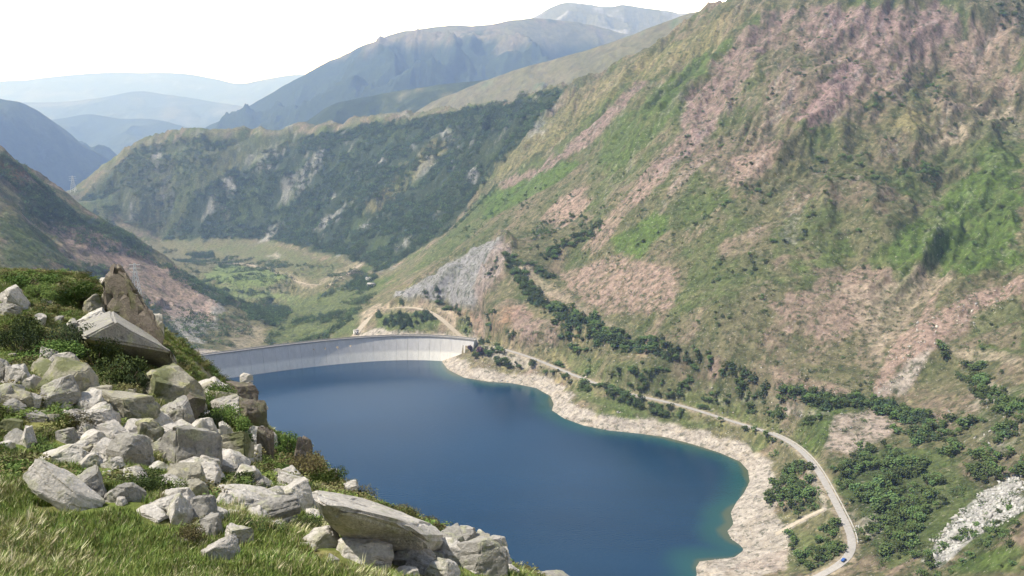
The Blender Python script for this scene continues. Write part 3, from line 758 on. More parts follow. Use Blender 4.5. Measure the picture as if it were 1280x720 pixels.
# ------------------------------------------------------------------ trees
class MB:
    def __init__(s): s.v = []; s.f = []; s.c = []
    def tuft(s, p, r, rng, c, flat=.8):
        """an irregular eight-faced leaf clump"""
        b0 = len(s.v); a = rng.random() * 6.28
        for k in range(4):
            q = r * (.75 + .5 * rng.random()); s.v.append((p[0] + q * math.cos(a + k * 1.57), p[1] + q * math.sin(a + k * 1.57), p[2] + r * (rng.random() - .5) * .5))
        s.v.append((p[0] + r * (rng.random() - .5) * .5, p[1] + r * (rng.random() - .5) * .5, p[2] + r * flat)); s.v.append((p[0], p[1], p[2] - r * flat * .8))
        for k in range(4):
            s.f.append((b0 + k, b0 + (k + 1) % 4, b0 + 4)); s.f.append((b0 + (k + 1) % 4, b0 + k, b0 + 5))
        s.c += [c] * 6
    def cone(s, p0, p1, r0, r1, c, k=6):
        b0 = len(s.v); d = (Vector(p1) - Vector(p0)).normalized(); x = d.orthogonal().normalized(); y = d.cross(x)
        for p, r in ((p0, r0), (p1, r1)):
            for i in range(k):
                a = 6.283 * i / k; s.v.append(tuple(Vector(p) + x * r * math.cos(a) + y * r * math.sin(a)))
        for i in range(k):
            j = (i + 1) % k; s.f.append((b0 + i, b0 + j, b0 + k + j)); s.f.append((b0 + i, b0 + k + j, b0 + k + i))
        s.c += [c] * (2 * k)
    def mesh(s, name, mat): return np_mesh(name, np.array(s.v), np.array(s.f), mat, False, np.array(s.c))
def leaf_mat(name, rnd=.35):
    m, t, b = new_mat(name); b.inputs['Roughness'].default_value = .85; b.inputs['Specular IOR Level'].default_value = .15
    a = t.nodes.new('ShaderNodeAttribute'); a.attribute_name = 'Col'
    oi = t.nodes.new('ShaderNodeObjectInfo'); mr = t.nodes.new('ShaderNodeMapRange'); mr.inputs['To Min'].default_value = 1 - rnd; mr.inputs['To Max'].default_value = 1 + rnd
    t.links.new(oi.outputs['Random'], mr.inputs['Value'])
    hs = t.nodes.new('ShaderNodeHueSaturation'); m2_ = t.nodes.new('ShaderNodeMapRange'); m2_.inputs['To Min'].default_value = .475; m2_.inputs['To Max'].default_value = .52
    t.links.new(oi.outputs['Random'], m2_.inputs['Value']); t.links.new(m2_.outputs[0], hs.inputs['Hue'])
    t.links.new(mr.outputs[0], hs.inputs['Value']); t.links.new(a.outputs['Color'], hs.inputs['Color']); t.links.new(hs.outputs[0], b.inputs['Base Color'])
    return m
M_LEAF = leaf_mat('foliage', .5)
M_BARK = simple('bark', (.13, .10, .075), .9, .4, 3)
def crown(kind, seed, n, base, tip):
    rng = random.Random(seed); m = MB()
    lob = [(rng.uniform(-.45, .45), rng.uniform(-.45, .45), rng.uniform(.35, .75)) for _ in range(5)]
    for i in range(n):
        if kind == 'pine':
            h = rng.random() ** 1.35; rad = (1 - h) ** .8 * .40 * (.55 + .6 * rng.random() + .18 * math.sin(h * 23))
            a = rng.random() * 6.283; p = (rad * math.cos(a), rad * math.sin(a), .14 + .84 * h); r = .10 * (1.15 - h * .8)
            f = .5 + .5 * rad / .4
        elif kind == 'mound':
            l = rng.choice(lob); d = Vector((rng.gauss(0, 1), rng.gauss(0, 1), rng.gauss(0, 1))).normalized() * (.30 * rng.random() ** .3)
            p = (l[0] + d.x * 1.2, l[1] + d.y * 1.2, max(.08, l[2] * .75 + d.z)); r = .11; f = .5 + p[2] * .6
        else:
            l = rng.choice(lob); d = Vector((rng.gauss(0, 1), rng.gauss(0, 1), rng.gauss(0, 1))).normalized() * (.26 * rng.random() ** .3)
            p = (l[0] * .7 + d.x, l[1] * .7 + d.y, .28 + l[2] * .65 + d.z * .9); r = .085; f = .6 + .3 * rng.random()
        k = rng.random() * .7; c = [base[j] * (1 - k) + tip[j] * k for j in range(3)]
        m.tuft(p, r * (.7 + .6 * rng.random()), rng, c)
    return m
def trunk(kind, seed):
    rng = random.Random(seed); m = MB(); c = (.13, .1, .075)
    top = .8 if kind == 'pine' else .6
    m.cone((0, 0, -.06), (0.02, .01, top * .5), .035, .024, c); m.cone((0.02, .01, top * .5), (0, 0, top), .024, .008, c)
    for k in range(5):
        a = rng.random() * 6.28; h = top * (.3 + .12 * k); l = .22
        m.cone((0.01, 0, h), (l * math.cos(a), l * math.sin(a), h + .12), .014, .005, c, 4)
    return m
PAL = dict(pine=((.038, .068, .032), (.095, .135, .055)), mound=((.050, .085, .030), (.135, .180, .060)), leafy=((.058, .095, .030), (.150, .200, .065)))
TPL = []
for kind, n in (('pine', 60), ('mound', 80), ('leafy', 80)):
    for s in range(3):
        TPL.append((kind, crown(kind, 10 * s + len(kind), n, *PAL[kind]).mesh('crown', M_LEAF), trunk(kind, s).mesh('trunk', M_BARK)))
purple = crown('leafy', 5, 90, (.06, .035, .05), (.11, .07, .09)).mesh('crown', M_LEAF)
# cheap one-mesh copies for the masses
def join_np(name, parts):
    V = []; F = []; Cc = []; n0 = 0
    for me in parts:
        v = np.zeros(len(me.vertices) * 3, np.float32); me.vertices.foreach_get('co', v); V.append(v.reshape(-1, 3))
        f = np.zeros(len(me.loops), np.int32); me.loops.foreach_get('vertex_index', f); F.append(f.reshape(-1, 3) + n0)
        c = np.zeros(len(me.vertices) * 4, np.float32); me.color_attributes['Col'].data.foreach_get('color', c); Cc.append(c.reshape(-1, 4)[:, :3]); n0 += len(me.vertices)
    return np_mesh(name, np.concatenate(V), np.concatenate(F), M_LEAF, False, np.concatenate(Cc))
def template_collection(name, meshes):
    c = bpy.data.collections.new(name)
    for i, m_ in enumerate(meshes):
        o = bpy.data.objects.new('%s_%02d' % (name, i), m_); c.objects.link(o)
    return c
MASS = template_collection('tree_shapes', [join_np('tree_shape', [c, t_]) for k, c, t_ in TPL])
SMALL = template_collection('conifer_shapes', [crown('pine', 70 + s, 18, *PAL['pine']).mesh('conifer', M_LEAF) for s in range(4)] + [crown('mound', 80 + s, 16, *PAL['mound']).mesh('bush', M_LEAF) for s in range(2)])
def instancer(name, pts, rot, scl, idx, coll, mat=None):
    """one object: a point set on which geometry nodes stand copies of the shapes"""
    me = bpy.data.meshes.new(name); me.vertices.add(len(pts)); me.vertices.foreach_set('co', np.asarray(pts, np.float32).ravel())
    for nm, ty, d, key_ in (('rot', 'FLOAT_VECTOR', rot, 'vector'), ('scl', 'FLOAT_VECTOR', scl, 'vector'), ('idx', 'INT', idx, 'value')):
        a = me.attributes.new(nm, ty, 'POINT'); a.data.foreach_set(key_, np.asarray(d, np.int32 if ty == 'INT' else np.float32).ravel())
    o = put(name, me)
    ng = bpy.data.node_groups.new(name, 'GeometryNodeTree')
    ng.interface.new_socket('Geometry', in_out='INPUT', socket_type='NodeSocketGeometry'); ng.interface.new_socket('Geometry', in_out='OUTPUT', socket_type='NodeSocketGeometry')
    N = ng.nodes; gi = N.new('NodeGroupInput'); go = N.new('NodeGroupOutput'); ip = N.new('GeometryNodeInstanceOnPoints'); ci = N.new('GeometryNodeCollectionInfo')
    ci.inputs[0].default_value = coll; ci.inputs[1].default_value = True; ci.inputs[2].default_value = True
    def attr(nm, ty):
        a = N.new('GeometryNodeInputNamedAttribute'); a.data_type = ty; a.inputs['Name'].default_value = nm; return a.outputs[0]
    ng.links.new(gi.outputs[0], ip.inputs['Points']); ng.links.new(ci.outputs[0], ip.inputs['Instance'])
    ip.inputs['Pick Instance'].default_value = True
    ng.links.new(attr('idx', 'INT'), ip.inputs['Instance Index']); ng.links.new(attr('rot', 'FLOAT_VECTOR'), ip.inputs['Rotation']); ng.links.new(attr('scl', 'FLOAT_VECTOR'), ip.inputs['Scale'])
    ng.links.new(ip.outputs[0], go.inputs[0])
    md = o.modifiers.new('instances', 'NODES'); md.node_group = ng
    return o
nrng = np.random.default_rng(7)
# lookups on the polar grid
def glook(x, y, A):
    r = np.hypot(x, y); a = np.arctan2(x, y)
    i = np.interp(r, rr, np.arange(NR)); j = np.interp(a, th, np.arange(NC))
    i0 = np.clip(i.astype(int), 0, NR - 2); j0 = np.clip(j.astype(int), 0, NC - 2); fi = i - i0; fj = j - j0
    return (A[i0, j0] * (1 - fi) + A[i0 + 1, j0] * fi) * (1 - fj) + (A[i0, j0 + 1] * (1 - fi) + A[i0 + 1, j0 + 1] * fi) * fj
def scatter(px, dens, thr=-9, sc=25, seed=0, dark=False):
    """points in a traced region, dens per 100 square metres, thinned by noise"""
    P = cast_poly(px)
    if len(P) < 3: return np.zeros((0, 3))
    A = np.array(P); lo = A.min(0); hi = A.max(0); n = int((hi[0] - lo[0]) * (hi[1] - lo[1]) * dens * 1.7 / 100)
    n = min(n, 60000)
    x = nrng.uniform(lo[0], hi[0], n); y = nrng.uniform(lo[1], hi[1], n)
    k = inside(x + fbm(x, y, 30, 3, 5) * 14, y + fbm(x, y, 30, 3, 6) * 14, A); x = x[k]; y = y[k]
    k = fbm(x, y, sc, 3, seed + 50) > thr; x = x[k]; y = y[k]
    z = glook(x, y, H)
    return np.stack([x, y, z], -1)
def band(px, w):
    """a strip of half width w pixels round a traced line"""
    up = [(u, v - w) for u, v in px]; dn = [(u, v + w) for u, v in px]; return up + dn[::-1]
R_ = [  # polygon, density, noise threshold, mean height, kinds, label, group
 (band([(640, 345), (690, 385), (760, 420), (830, 440), (900, 468), (960, 488), (1040, 500), (1110, 513), (1165, 535)], 8), 6.5, -.45, 6.5, (0, 1, 2, 6, 7), 'dark tree in the tree line at the mountain foot', 'trees in the line at the foot of the mountain'),
 ([(645, 350), (700, 385), (770, 415), (795, 445), (750, 445), (700, 428), (680, 400), (650, 375)], 3.0, -.15, 6.5, (0, 1, 3, 6), 'dark tree in the thicket above the road near the dam', 'trees in the thicket above the dam end of the road'),
 (band([(750, 486), (800, 485), (850, 492), (900, 505)], 9), 5.0, -.15, 5.5, (3, 4, 6, 7), 'bushy tree just above the middle stretch of road', 'trees above the middle of the road'),
 ([(800, 455), (880, 470), (980, 500), (1040, 515), (1020, 530), (950, 520), (860, 492), (790, 480)], 4.2, -.02, 4.5, (3, 4, 5, 6), 'green bush on the terrace between road and tree line', 'bushes on the terrace above the road'),
 ([(955, 625), (975, 600), (992, 568), (1015, 588), (1026, 618), (1020, 640), (985, 648), (960, 642)], 4.6, -.35, 6.5, (4, 5, 7, 8), 'green tree in the thicket between beach and road', 'trees in the thicket between beach and road'),
 ([(1042, 592), (1085, 560), (1130, 570), (1180, 600), (1175, 640), (1150, 690), (1105, 712), (1088, 690), (1064, 645)], 3.6, -.08, 6.5, (4, 5, 6, 7, 8), 'green tree in the thicket right of the road bend', 'trees in the thicket right of the road bend'),
 ([(1115, 512), (1190, 525), (1278, 530), (1278, 600), (1225, 605), (1160, 570), (1110, 535)], 3.0, -.05, 6.5, (0, 3, 6, 7, 8), 'green tree in the wood above the grey scree', 'trees in the wood above the grey scree'),
 (band([(1172, 438), (1205, 470), (1240, 500), (1279, 512)], 8), 4.0, -.4, 6.0, (3, 4, 6, 7), 'dark bush in the diagonal row below pink scree', 'bushes in the diagonal row below the pink scree'),
 ([(1215, 450), (1278, 470), (1278, 530), (1230, 520)], 2.0, -.05, 5.5, (3, 6, 7), 'green bush at the right edge between scree and wood', 'bushes at the right edge'),
 ([(985, 650), (1000, 655), (1050, 660), (1064, 690), (1045, 708), (1000, 715), (990, 700)], 3.6, -.1, 5.5, (4, 5, 7, 8), 'round green bush inside the lower bend of the road', 'bushes inside the road bend'),
 ([(1150, 690), (1200, 670), (1278, 620), (1278, 718), (1100, 718)], 1.6, .0, 4.5, (3, 4, 5), 'green bush below the grey scree, bottom right', 'bushes below the grey scree'),
 ([(470, 394), (540, 392), (548, 400), (500, 414), (474, 415), (464, 404)], 4.0, -.3, 6.5, (0, 1, 2), 'dark conifer inside the looping dirt road beyond the dam', 'conifers inside the looping road'),
 (band([(500, 376), (545, 375), (572, 382), (583, 396), (572, 412), (590, 424), (650, 438)], 3), 3.2, -.5, 6, (0, 1, 4), 'green tree in the hedge round the looping road', 'trees in the hedge line round the looping road'),
 ([(590, 440), (640, 445), (670, 462), (640, 462), (600, 450)], 3.0, -.3, 6, (3, 4, 7), 'green bush above the shore next to the dam', 'bushes above the shore next to the dam'),
 (band([(670, 455), (720, 475), (745, 482), (790, 500), (850, 515)], 8), 5.5, -.15, 5, (3, 4, 7), 'green bush beside the lake road near the shore', 'bushes beside the lake road'),
 (band([(880, 522), (950, 542), (985, 556)], 8), 5, -.2, 5, (3, 4, 7), 'green bush below the road above the far beach', 'bushes below the road above the beach'),
 ([(630, 315), (700, 350), (640, 345), (600, 345)], 3, -.1, 5, (0, 3), 'small dark tree on the spur behind the quarry face', 'small trees on the spur'),
]
R2_ = [ # masses farther up, never singled out
 (band([(680, 320), (720, 300), (750, 285)], 7), 3.5, -.3, 7), ([(1050, 150), (1090, 100), (1180, 90), (1190, 130), (1120, 140)], .7, .12, 6), ([(1030, 180), (1150, 200), (1180, 225), (1100, 240), (1000, 230)], .8, .12, 6), ([(850, 260), (940, 200), (1000, 240), (920, 290), (870, 300)], .8, .1, 5),
 (band([(870, 360), (950, 320), (1020, 280)], 16), .9, .02, 6), ([(940, 130), (1000, 80), (1040, 80), (990, 160)], .4, .12, 5), ([(1150, 200), (1180, 210), (1180, 235), (1150, 230)], 1.8, -.2, 6),
 ([(1230, 0), (1278, 0), (1278, 40), (1250, 30)], 1.5, -.1, 6), ([(800, 400), (960, 360), (1000, 420), (860, 430)], .45, .05, 4), ([(1000, 440), (1100, 455), (1095, 492), (1000, 480)], .8, .05, 3.5),
 ([(1130, 150), (1278, 100), (1278, 340), (1080, 340), (1000, 260)], .28, .1, 5), ([(640, 250), (860, 150), (900, 300), (700, 330)], .35, .1, 4.5), ([(800, 140), (980, 10), (1240, 10), (1100, 160), (900, 250)], .22, .1, 4.5), ([(1190, 430), (1278, 380), (1278, 440)], .5, .0, 4),
 ([(660, 290), (700, 265), (760, 280), (700, 330), (670, 325)], 1.0, .0, 5)]
trees = []
def uv_of(p):
    y = p[1] * cp - (p[2] - CAM_Z) * sp_; return 640 + p[0] / y * FPX, 360 - ((p[2] - CAM_Z) * cp + p[1] * sp_) / y * FPX
def where(p, px):
    u, v = uv_of(p); us = [q[0] for q in px]; vs = [q[1] for q in px]
    a = (u - min(us)) / (max(us) - min(us)); b_ = (v - min(vs)) / (max(vs) - min(vs))
    h = 'far left' if a < .2 else 'left' if a < .4 else 'middle' if a < .6 else 'right' if a < .8 else 'far right'
    w_ = 'upper ' if b_ < .33 else 'lower ' if b_ > .67 else ''
    return ', %s%s' % (w_, h)
for k, (px, dn, thr, hh, kinds, lab, grp) in enumerate(R_):
    P = scatter(px, dn, thr, 26, k * 3)
    if not len(P): continue
    rd, _ = seg_dist(P[:, 0], P[:, 1], ROAD); ok = (rd > 6) & (inside(P[:, 0], P[:, 1], LAKE) == False)
    rd2, _ = seg_dist(P[:, 0], P[:, 1], LOOP); ok &= rd2 > 5; ok &= P[:, 2] > 10
    for p in P[ok]:
        s = hh * float(.4 + 1.1 * nrng.random() ** 1.3); trees.append((p, s, int(nrng.choice(kinds)), lab + where(p, px), grp))
def seen(p, s):
    """photo size of a tree; 0 when outside the frame or hidden"""
    y = p[1] * cp - (p[2] - CAM_Z) * sp_; u = 640 + p[0] / y * FPX; v = 360 - ((p[2] - CAM_Z) * cp + p[1] * sp_) / y * FPX
    if not (-5 < u < 1285 and -5 < v < 735): return 0
    return s / y * FPX
trees.sort(key=lambda t_: -seen(t_[0], t_[1]))
print('trees', len(trees))
def put_tree(name, cme, tme, p, s, rz, lab, cat, grp):
    o = put(name, None); o.location = p; o.scale = (s * float(nrng.uniform(.85, 1.15)), s * float(nrng.uniform(.85, 1.15)), s); o.rotation_euler.z = rz
    tag(o, lab, cat, grp); put('trunk', tme, o); put('crown', cme, o); return o
first = {}
def sizeword(s, hh=6): return 'small ' if s < 4.2 else ('tall ' if s > 7.4 else '')
for p, s, ti, lab, grp in trees[:300]:
    kind, cme, tme = TPL[ti]
    bush = 'bush' in lab.split(' ')[:4]
    put_tree('bush' if bush else 'tree', cme, tme, p, s * (1 if kind == 'pine' else .9), float(nrng.uniform(0, 6.28)), sizeword(s) + lab, 'bush' if bush else 'tree', grp)
rest = trees[300:]
pt, ro, sc_, ix = [], [], [], []
for p, s, ti, lab, grp in rest:
    pt.append(p); ro.append((0, 0, nrng.uniform(0, 6.28))); sc_.append((s * nrng.uniform(.9, 1.1),) * 2 + (s * .95,)); ix.append(ti)
for k, (px, dn, thr, hh) in enumerate(R2_):
    P = scatter(px, dn, thr, 30, 200 + k)
    for p in P:
        s = hh * nrng.uniform(.35, 1.15); pt.append(p); ro.append((0, 0, nrng.uniform(0, 6.28))); sc_.append((s * 1.1, s * 1.1, s)); ix.append(int(nrng.choice([0, 1, 2, 3, 4, 7])))
print('mass trees', len(pt))

tag(instancer('woodland', pt, ro, sc_, ix, MASS), 'scattered dark trees and bushes over the slopes and terraces', kind='stuff')
P = np.concatenate([scatter([(600, 240), (720, 112), (925, 8), (1276, 8), (1276, 440), (1170, 440), (1120, 500), (1000, 488), (800, 422), (640, 330)], 1.7, -.06, 22, 700),
                    scatter([(600, 445), (700, 400), (800, 425), (1000, 490), (1160, 510), (1276, 500), (1276, 716), (1090, 716), (990, 560), (800, 515)], 2.6, -.05, 16, 720),
                    scatter([(480, 350), (600, 240), (700, 290), (640, 330), (560, 330)], .8, .0, 22, 740)])
rd, _ = seg_dist(P[:, 0], P[:, 1], ROAD); P = P[(rd > 5) & (P[:, 2] > 12)]
keep_ = nrng.random(len(P)) > .75 * sst(.26, .34, glook(P[:, 0], P[:, 1], COL[..., 0])); P = P[keep_]
m_ = len(P); s = 1.1 + 2.6 * nrng.random(m_) ** 2.2
tag(instancer('scrub', P, np.stack([np.zeros(m_), np.zeros(m_), nrng.uniform(0, 6.28, m_)], -1), np.stack([s * 1.5, s * 1.5, s], -1), nrng.choice([4, 5, 4, 5, 0], m_), SMALL), 'low dark scrub dotted over the mountainside', kind='stuff')
FR_ = [ # forests far off: polygon, density, threshold, height, thin noise scale
 ([(205, 300), (245, 240), (300, 200), (380, 172), (460, 156), (560, 143), (712, 108), (640, 190), (600, 235), (560, 290), (480, 338), (420, 318), (330, 298)], 1.5, -.16, 11),
 ([(97, 250), (170, 185), (240, 170), (300, 170), (240, 240), (200, 290), (130, 275)], 1.3, -.12, 9),
 ([(560, 290), (610, 235), (640, 240), (590, 300)], .8, .0, 8),
 ([(0, 188), (50, 228), (95, 268), (98, 280), (60, 265), (20, 235), (0, 225)], 1.8, -.4, 8), ([(20, 235), (90, 262), (160, 292), (200, 320), (150, 322), (90, 302), (30, 270)], 1.6, -.25, 7), ([(60, 330), (130, 330), (200, 385), (235, 430), (170, 430)], 1.6, -.2, 6),
 ([(0, 215), (60, 250), (120, 330), (0, 335)], .5, .05, 5), ([(215, 380), (290, 370), (330, 430), (230, 440)], 1.0, .0, 7),
 ([(300, 378), (335, 372), (362, 392), (345, 410), (310, 400)], 3.0, -.4, 10), ([(330, 425), (380, 398), (450, 385), (440, 400), (400, 430), (340, 436)], 2.2, -.2, 8), ([(240, 352), (270, 360), (340, 366), (335, 372), (250, 362)], 2, -.2, 8), ([(232, 318), (266, 314), (270, 323), (240, 324)], 3, -.4, 9),
 ([(200, 310), (470, 340), (460, 385), (250, 350)], .9, .04, 8), ([(430, 350), (470, 345), (462, 365), (430, 362)], 3, -.4, 9), ([(180, 320), (240, 345), (300, 375), (280, 385), (220, 350)], 1.6, -.2, 8)]
pt, ro, sc_, ix = [], [], [], []
for k, (px, dn, thr, hh) in enumerate(FR_):
    P = scatter(px, dn, thr, 90, 300 + k)
    sl = glook(P[:, 0], P[:, 1], COL[..., 0]) < (.2 if k < 3 else 1)
    P = P[sl]; m_ = len(P); s = hh * nrng.uniform(.5, 1.25, m_)
    pt += P.tolist(); ro += [(0, 0, a) for a in nrng.uniform(0, 6.28, m_)]; sc_ += np.stack([s * 1.1, s * 1.1, s], -1).tolist(); ix += nrng.choice([0, 1, 2, 3, 4], m_).tolist()
print('forest', len(pt))
tag(instancer('forest', pt, ro, sc_, ix, SMALL), 'dark pine forest covering the mountain beyond the dam', kind='stuff')
# stones strewn on the screes and along the drawdown beach
M_ST = leaf_mat('stones', .25)
def pebble(seed, c):
    rng = random.Random(seed); m = MB(); m.tuft((0, 0, 0.2), 1, rng, c, .6); return m.mesh('stone', M_ST)
STN = template_collection('stone_shapes', [pebble(s, (.42, .38, .33)) for s in range(2)] + [pebble(s + 5, (.38, .37, .355)) for s in range(2)])
ST_ = [([(1150, 702), (1190, 655), (1225, 615), (1278, 588), (1278, 642), (1220, 675), (1170, 714)], 12, -.6, 1.5, (2, 3)), ([(1030, 640), (1060, 650), (1110, 665), (1090, 680), (1050, 650)], 3, 0, 1.2, (2, 3)), ([(1180, 500), (1278, 500), (1278, 600), (1200, 560)], 1.0, .05, 1.6, (2, 3)),
 ([(937, 590), (962, 580), (978, 610), (968, 640), (990, 665), (985, 712), (870, 716), (925, 690), (907, 664), (915, 640)], 8, -.6, .6, (0, 1, 2)), (band([(560, 455), (640, 470), (680, 480), (700, 510), (760, 530), (830, 538), (900, 555), (940, 575)], 11), 6, -.4, .7, (0, 1, 2)),
 ([(700, 390), (1100, 500), (1120, 560), (1000, 560), (700, 470)], .5, .05, 1.3, (0, 2)), ([(1278, 345), (1278, 365), (1165, 445), (1105, 498), (1085, 492), (1120, 420), (1195, 375)], 1.6, -.2, 1.2, (0, 0, 2))]
pt, ro, sc_, ix = [], [], [], []
for k, (px, dn, thr, hh, ks) in enumerate(ST_):
    P = scatter(px, dn, thr, 20, 400 + k)
    if not len(P): continue
    rd, _ = seg_dist(P[:, 0], P[:, 1], ROAD); P = P[(rd > 5) & (P[:, 2] > .2)]; m_ = len(P); s = hh * nrng.uniform(.35, 1.2, m_) * (1 + (nrng.random(m_) > .96) * 1.2)
    pt += P.tolist(); ro += nrng.uniform(-.6, 6, (m_, 3)).tolist(); sc_ += np.stack([s, s * .8, s * .8], -1).tolist(); ix += nrng.choice(ks, m_).tolist()
print('stones', len(pt))
tag(instancer('scree', pt, ro, sc_, ix, STN), 'loose pale stones on the screes and the bare lake margin', kind='stuff')
# two purplish trees by the dam's right end
for (u, v, s) in ((601, 446, 12), (588, 440, 8)):
    p = cast(u, v)
    put_tree('tree', purple, TPL[8][2], p, s, 1.0, 'large purple-leaved tree standing by the right end of the dam' if s > 9 else 'smaller purple-leaved tree nearest the right end of the dam', 'tree', None)

# ------------------------------------------------------------------ small buildings, car, pylons
M_HW = simple('whitewash', (.72, .70, .66), .9, .1, 1); M_RF = simple('slate_roof', (.50, .47, .45), .85, .3, 2); M_DK = simple('dark_opening', (.03, .03, .035), .6)
def box(m, x0, y0, z0, x1, y1, z1, c=(1, 1, 1)):
    b0 = len(m.v); m.v += [(x, y, z) for x in (x0, x1) for y in (y0, y1) for z in (z0, z1)]
    for q in ((0, 1, 3, 2), (4, 6, 7, 5), (0, 4, 5, 1), (2, 3, 7, 6), (0, 2, 6, 4), (1, 5, 7, 3)):
        a, b_, c_, d = [b0 + k for k in q]; m.f += [(a, b_, c_), (a, c_, d)]
    m.c += [c] * 8
def house(u, v, w, d, h, rz, label):
    p = cast(u, v); o = put('house', None, loc=p); o.rotation_euler.z = rz; tag(o, label, 'house')
    m = MB(); box(m, -w / 2, -d / 2, -1.5, w / 2, d / 2, h); put('wall', m.mesh('wall', M_HW), o)
    m = MB(); m.v = [(-w / 2 - .4, -d / 2 - .5, h - .1), (w / 2 + .4, -d / 2 - .5, h - .1), (w / 2 + .4, 0, h + d * .32), (-w / 2 - .4, 0, h + d * .32), (-w / 2 - .4, d / 2 + .5, h - .1), (w / 2 + .4, d / 2 + .5, h - .1)]
    m.f = [(0, 1, 2), (0, 2, 3), (3, 2, 5), (3, 5, 4), (0, 3, 4), (1, 5, 2), (0, 4, 5), (0, 5, 1)]; m.c = [(1, 1, 1)] * 6; put('roof', m.mesh('roof', M_RF), o)
    for k in (-.28, .28):
        m = MB(); box(m, w * k - .6, -d / 2 - .06, h * .4, w * k + .6, -d / 2 + .05, h * .75); put('window', m.mesh('window', M_DK), o)
    m = MB(); box(m, -.6, -d / 2 - .07, 0, .6, -d / 2 + .05, 2.1); put('door', m.mesh('door', M_DK), o)
house(461, 351, 10, 7, 5, .3, 'upper of the two small white houses where the valley bends beyond the dam')
house(464, 359, 13, 8, 5.5, -.2, 'lower and larger of the two small white houses beyond the dam')
house(445, 418, 6, 5, 5, .4, 'tiny white hut beside the dirt road behind the dam')
p = ROAD[-1]
M_CAR = simple('blue_car_paint', (.03, .09, .30), .3); M_GL = simple('car_glass', (.02, .025, .03), .1); M_TY = simple('rubber', (.02, .02, .02), .8)
def car(A, k, label):
    p = A[k]; d = A[min(k + 1, len(A) - 1)] - A[k - 1]; o = put('car', None, loc=(p[0], p[1], p[2] + .05)); o.rotation_euler.z = math.atan2(d[1], d[0]); tag(o, label, 'car')
    bm = bmesh.new(); prof = [(-2.1, .35), (-2.1, .85), (-1.5, .98), (-1.0, 1.42), (.35, 1.45), (1.05, .98), (2.0, .82), (2.1, .38)]
    A_ = [bm.verts.new((x, -.85, z)) for x, z in prof]; B_ = [bm.verts.new((x, .85, z)) for x, z in prof]
    bm.faces.new(A_); bm.faces.new(B_[::-1])
    for i in range(8): bm.faces.new((A_[i], B_[i], B_[(i + 1) % 8], A_[(i + 1) % 8]))
    bmesh.ops.recalc_face_normals(bm, faces=bm.faces); bmesh.ops.bevel(bm, geom=bm.edges[:], offset=.07, segments=2, affect='EDGES')
    me = bpy.data.meshes.new('body'); bm.to_mesh(me); bm.free(); me.materials.append(M_CAR); put('body', me, o)
    m = MB(); box(m, -1.1, -.87, 1.0, .5, .87, 1.35); put('window', m.mesh('window', M_GL), o)
    for x in (-1.3, 1.3):
        for y in (-.8, .8):
            m = MB(); m.cone((x, y - .1, .33), (x, y + .1, .33), .33, .33, (1, 1, 1), 12); put('wheel', m.mesh('wheel', M_TY), o)
ki = min(range(len(ROAD)), key=lambda k: abs(ROAD[k][0] - at_z(1063, 711, 30)[0]) + abs(ROAD[k][1] - at_z(1063, 711, 30)[1]))
car(ROAD, ki, 'small blue car on the road bend at the bottom right')
M_PY = simple('galvanised_steel', (.55, .57, .58), .5)
def pylon(u, v, h, w, label):
    p = cast(u, v); o = put('pylon', None, loc=p); tag(o, label, 'pylon')
    m = MB(); c = (1, 1, 1); t_ = w * .05
    for sx in (-1, 1):
        for sy in (-1, 1):
            m.cone((sx * w / 2, sy * w / 2, -1), (sx * w * .07, sy * w * .07, h), t_, t_ * .6, c, 4)
    for k in range(8):
        a = k / 8; b_ = (k + 1) / 8; wa = w / 2 * (1 - a * .86); wb = w / 2 * (1 - b_ * .86)
        for s1, s2 in (((-1, -1), (1, -1)), ((1, -1), (1, 1)), ((1, 1), (-1, 1)), ((-1, 1), (-1, -1))):
            m.cone((s1[0] * wa, s1[1] * wa, h * a), (s2[0] * wb, s2[1] * wb, h * b_), t_ * .5, t_ * .5, c, 3)
    put('lattice', m.mesh('lattice', M_PY), o)
    for k in (.72, .84, .95):
        m = MB(); m.cone((-w * .75, 0, h * k), (w * .75, 0, h * k), t_ * .7, t_ * .7, c, 4); put('cross_arm', m.mesh('cross_arm', M_PY), o)
pylon(92, 240, 52, 15, 'pale steel pylon standing in the gap between the two slopes')
pylon(171, 368, 44, 10, 'pale steel pylon on the left valley side behind the dark crag')
print('trees done', round(time.time() - T0, 1))
# ------------------------------------------------------------------ foreground hillside
FP = [at_y(*a) for a in ((-60, 720, 5.3), (0, 720, 5.5), (200, 720, 5.8), (400, 720, 6.4), (560, 724, 7.6), (640, 730, 8.8), (0, 600, 8.6), (100, 640, 7.6), (200, 640, 7.9), (300, 660, 8.2), (420, 690, 8.0),
   (0, 520, 12), (60, 540, 11.2), (150, 560, 10.9), (200, 590, 10), (300, 610, 10.4), (400, 640, 9.8), (500, 685, 9.2), (580, 712, 9.2), (0, 450, 16.5), (100, 480, 15), (200, 510, 14), (280, 560, 12.8),
   (0, 395, 21), (60, 405, 20.5), (130, 455, 18.3), (175, 480, 17.2), (0, 348, 27), (60, 350, 26.5), (110, 362, 26), (235, 505, 16.5), (-200, 345, 28), (-200, 450, 17), (-200, 600, 9),
   (245, 508, 17.4), (290, 532, 16.3), (315, 560, 15.0), (345, 584, 14.1), (385, 610, 13.3), (430, 632, 12.6), (480, 646, 12.2), (530, 665, 11.7), (560, 690, 11.0), (600, 712, 10.6), (660, 722, 10.2), (730, 745, 9.8))]
FP += [(0, 1.0, 298.35), (-2, 1.2, 298.5), (2, 1.5, 298.0), (-1.2, 3, 298.1), (1.2, 3, 297.6), (-5, 2, 298.7), (4, 3, 296.2), (2.6, 6, 295.2), (-3, -2, 299.1), (3, -2, 297.6)]
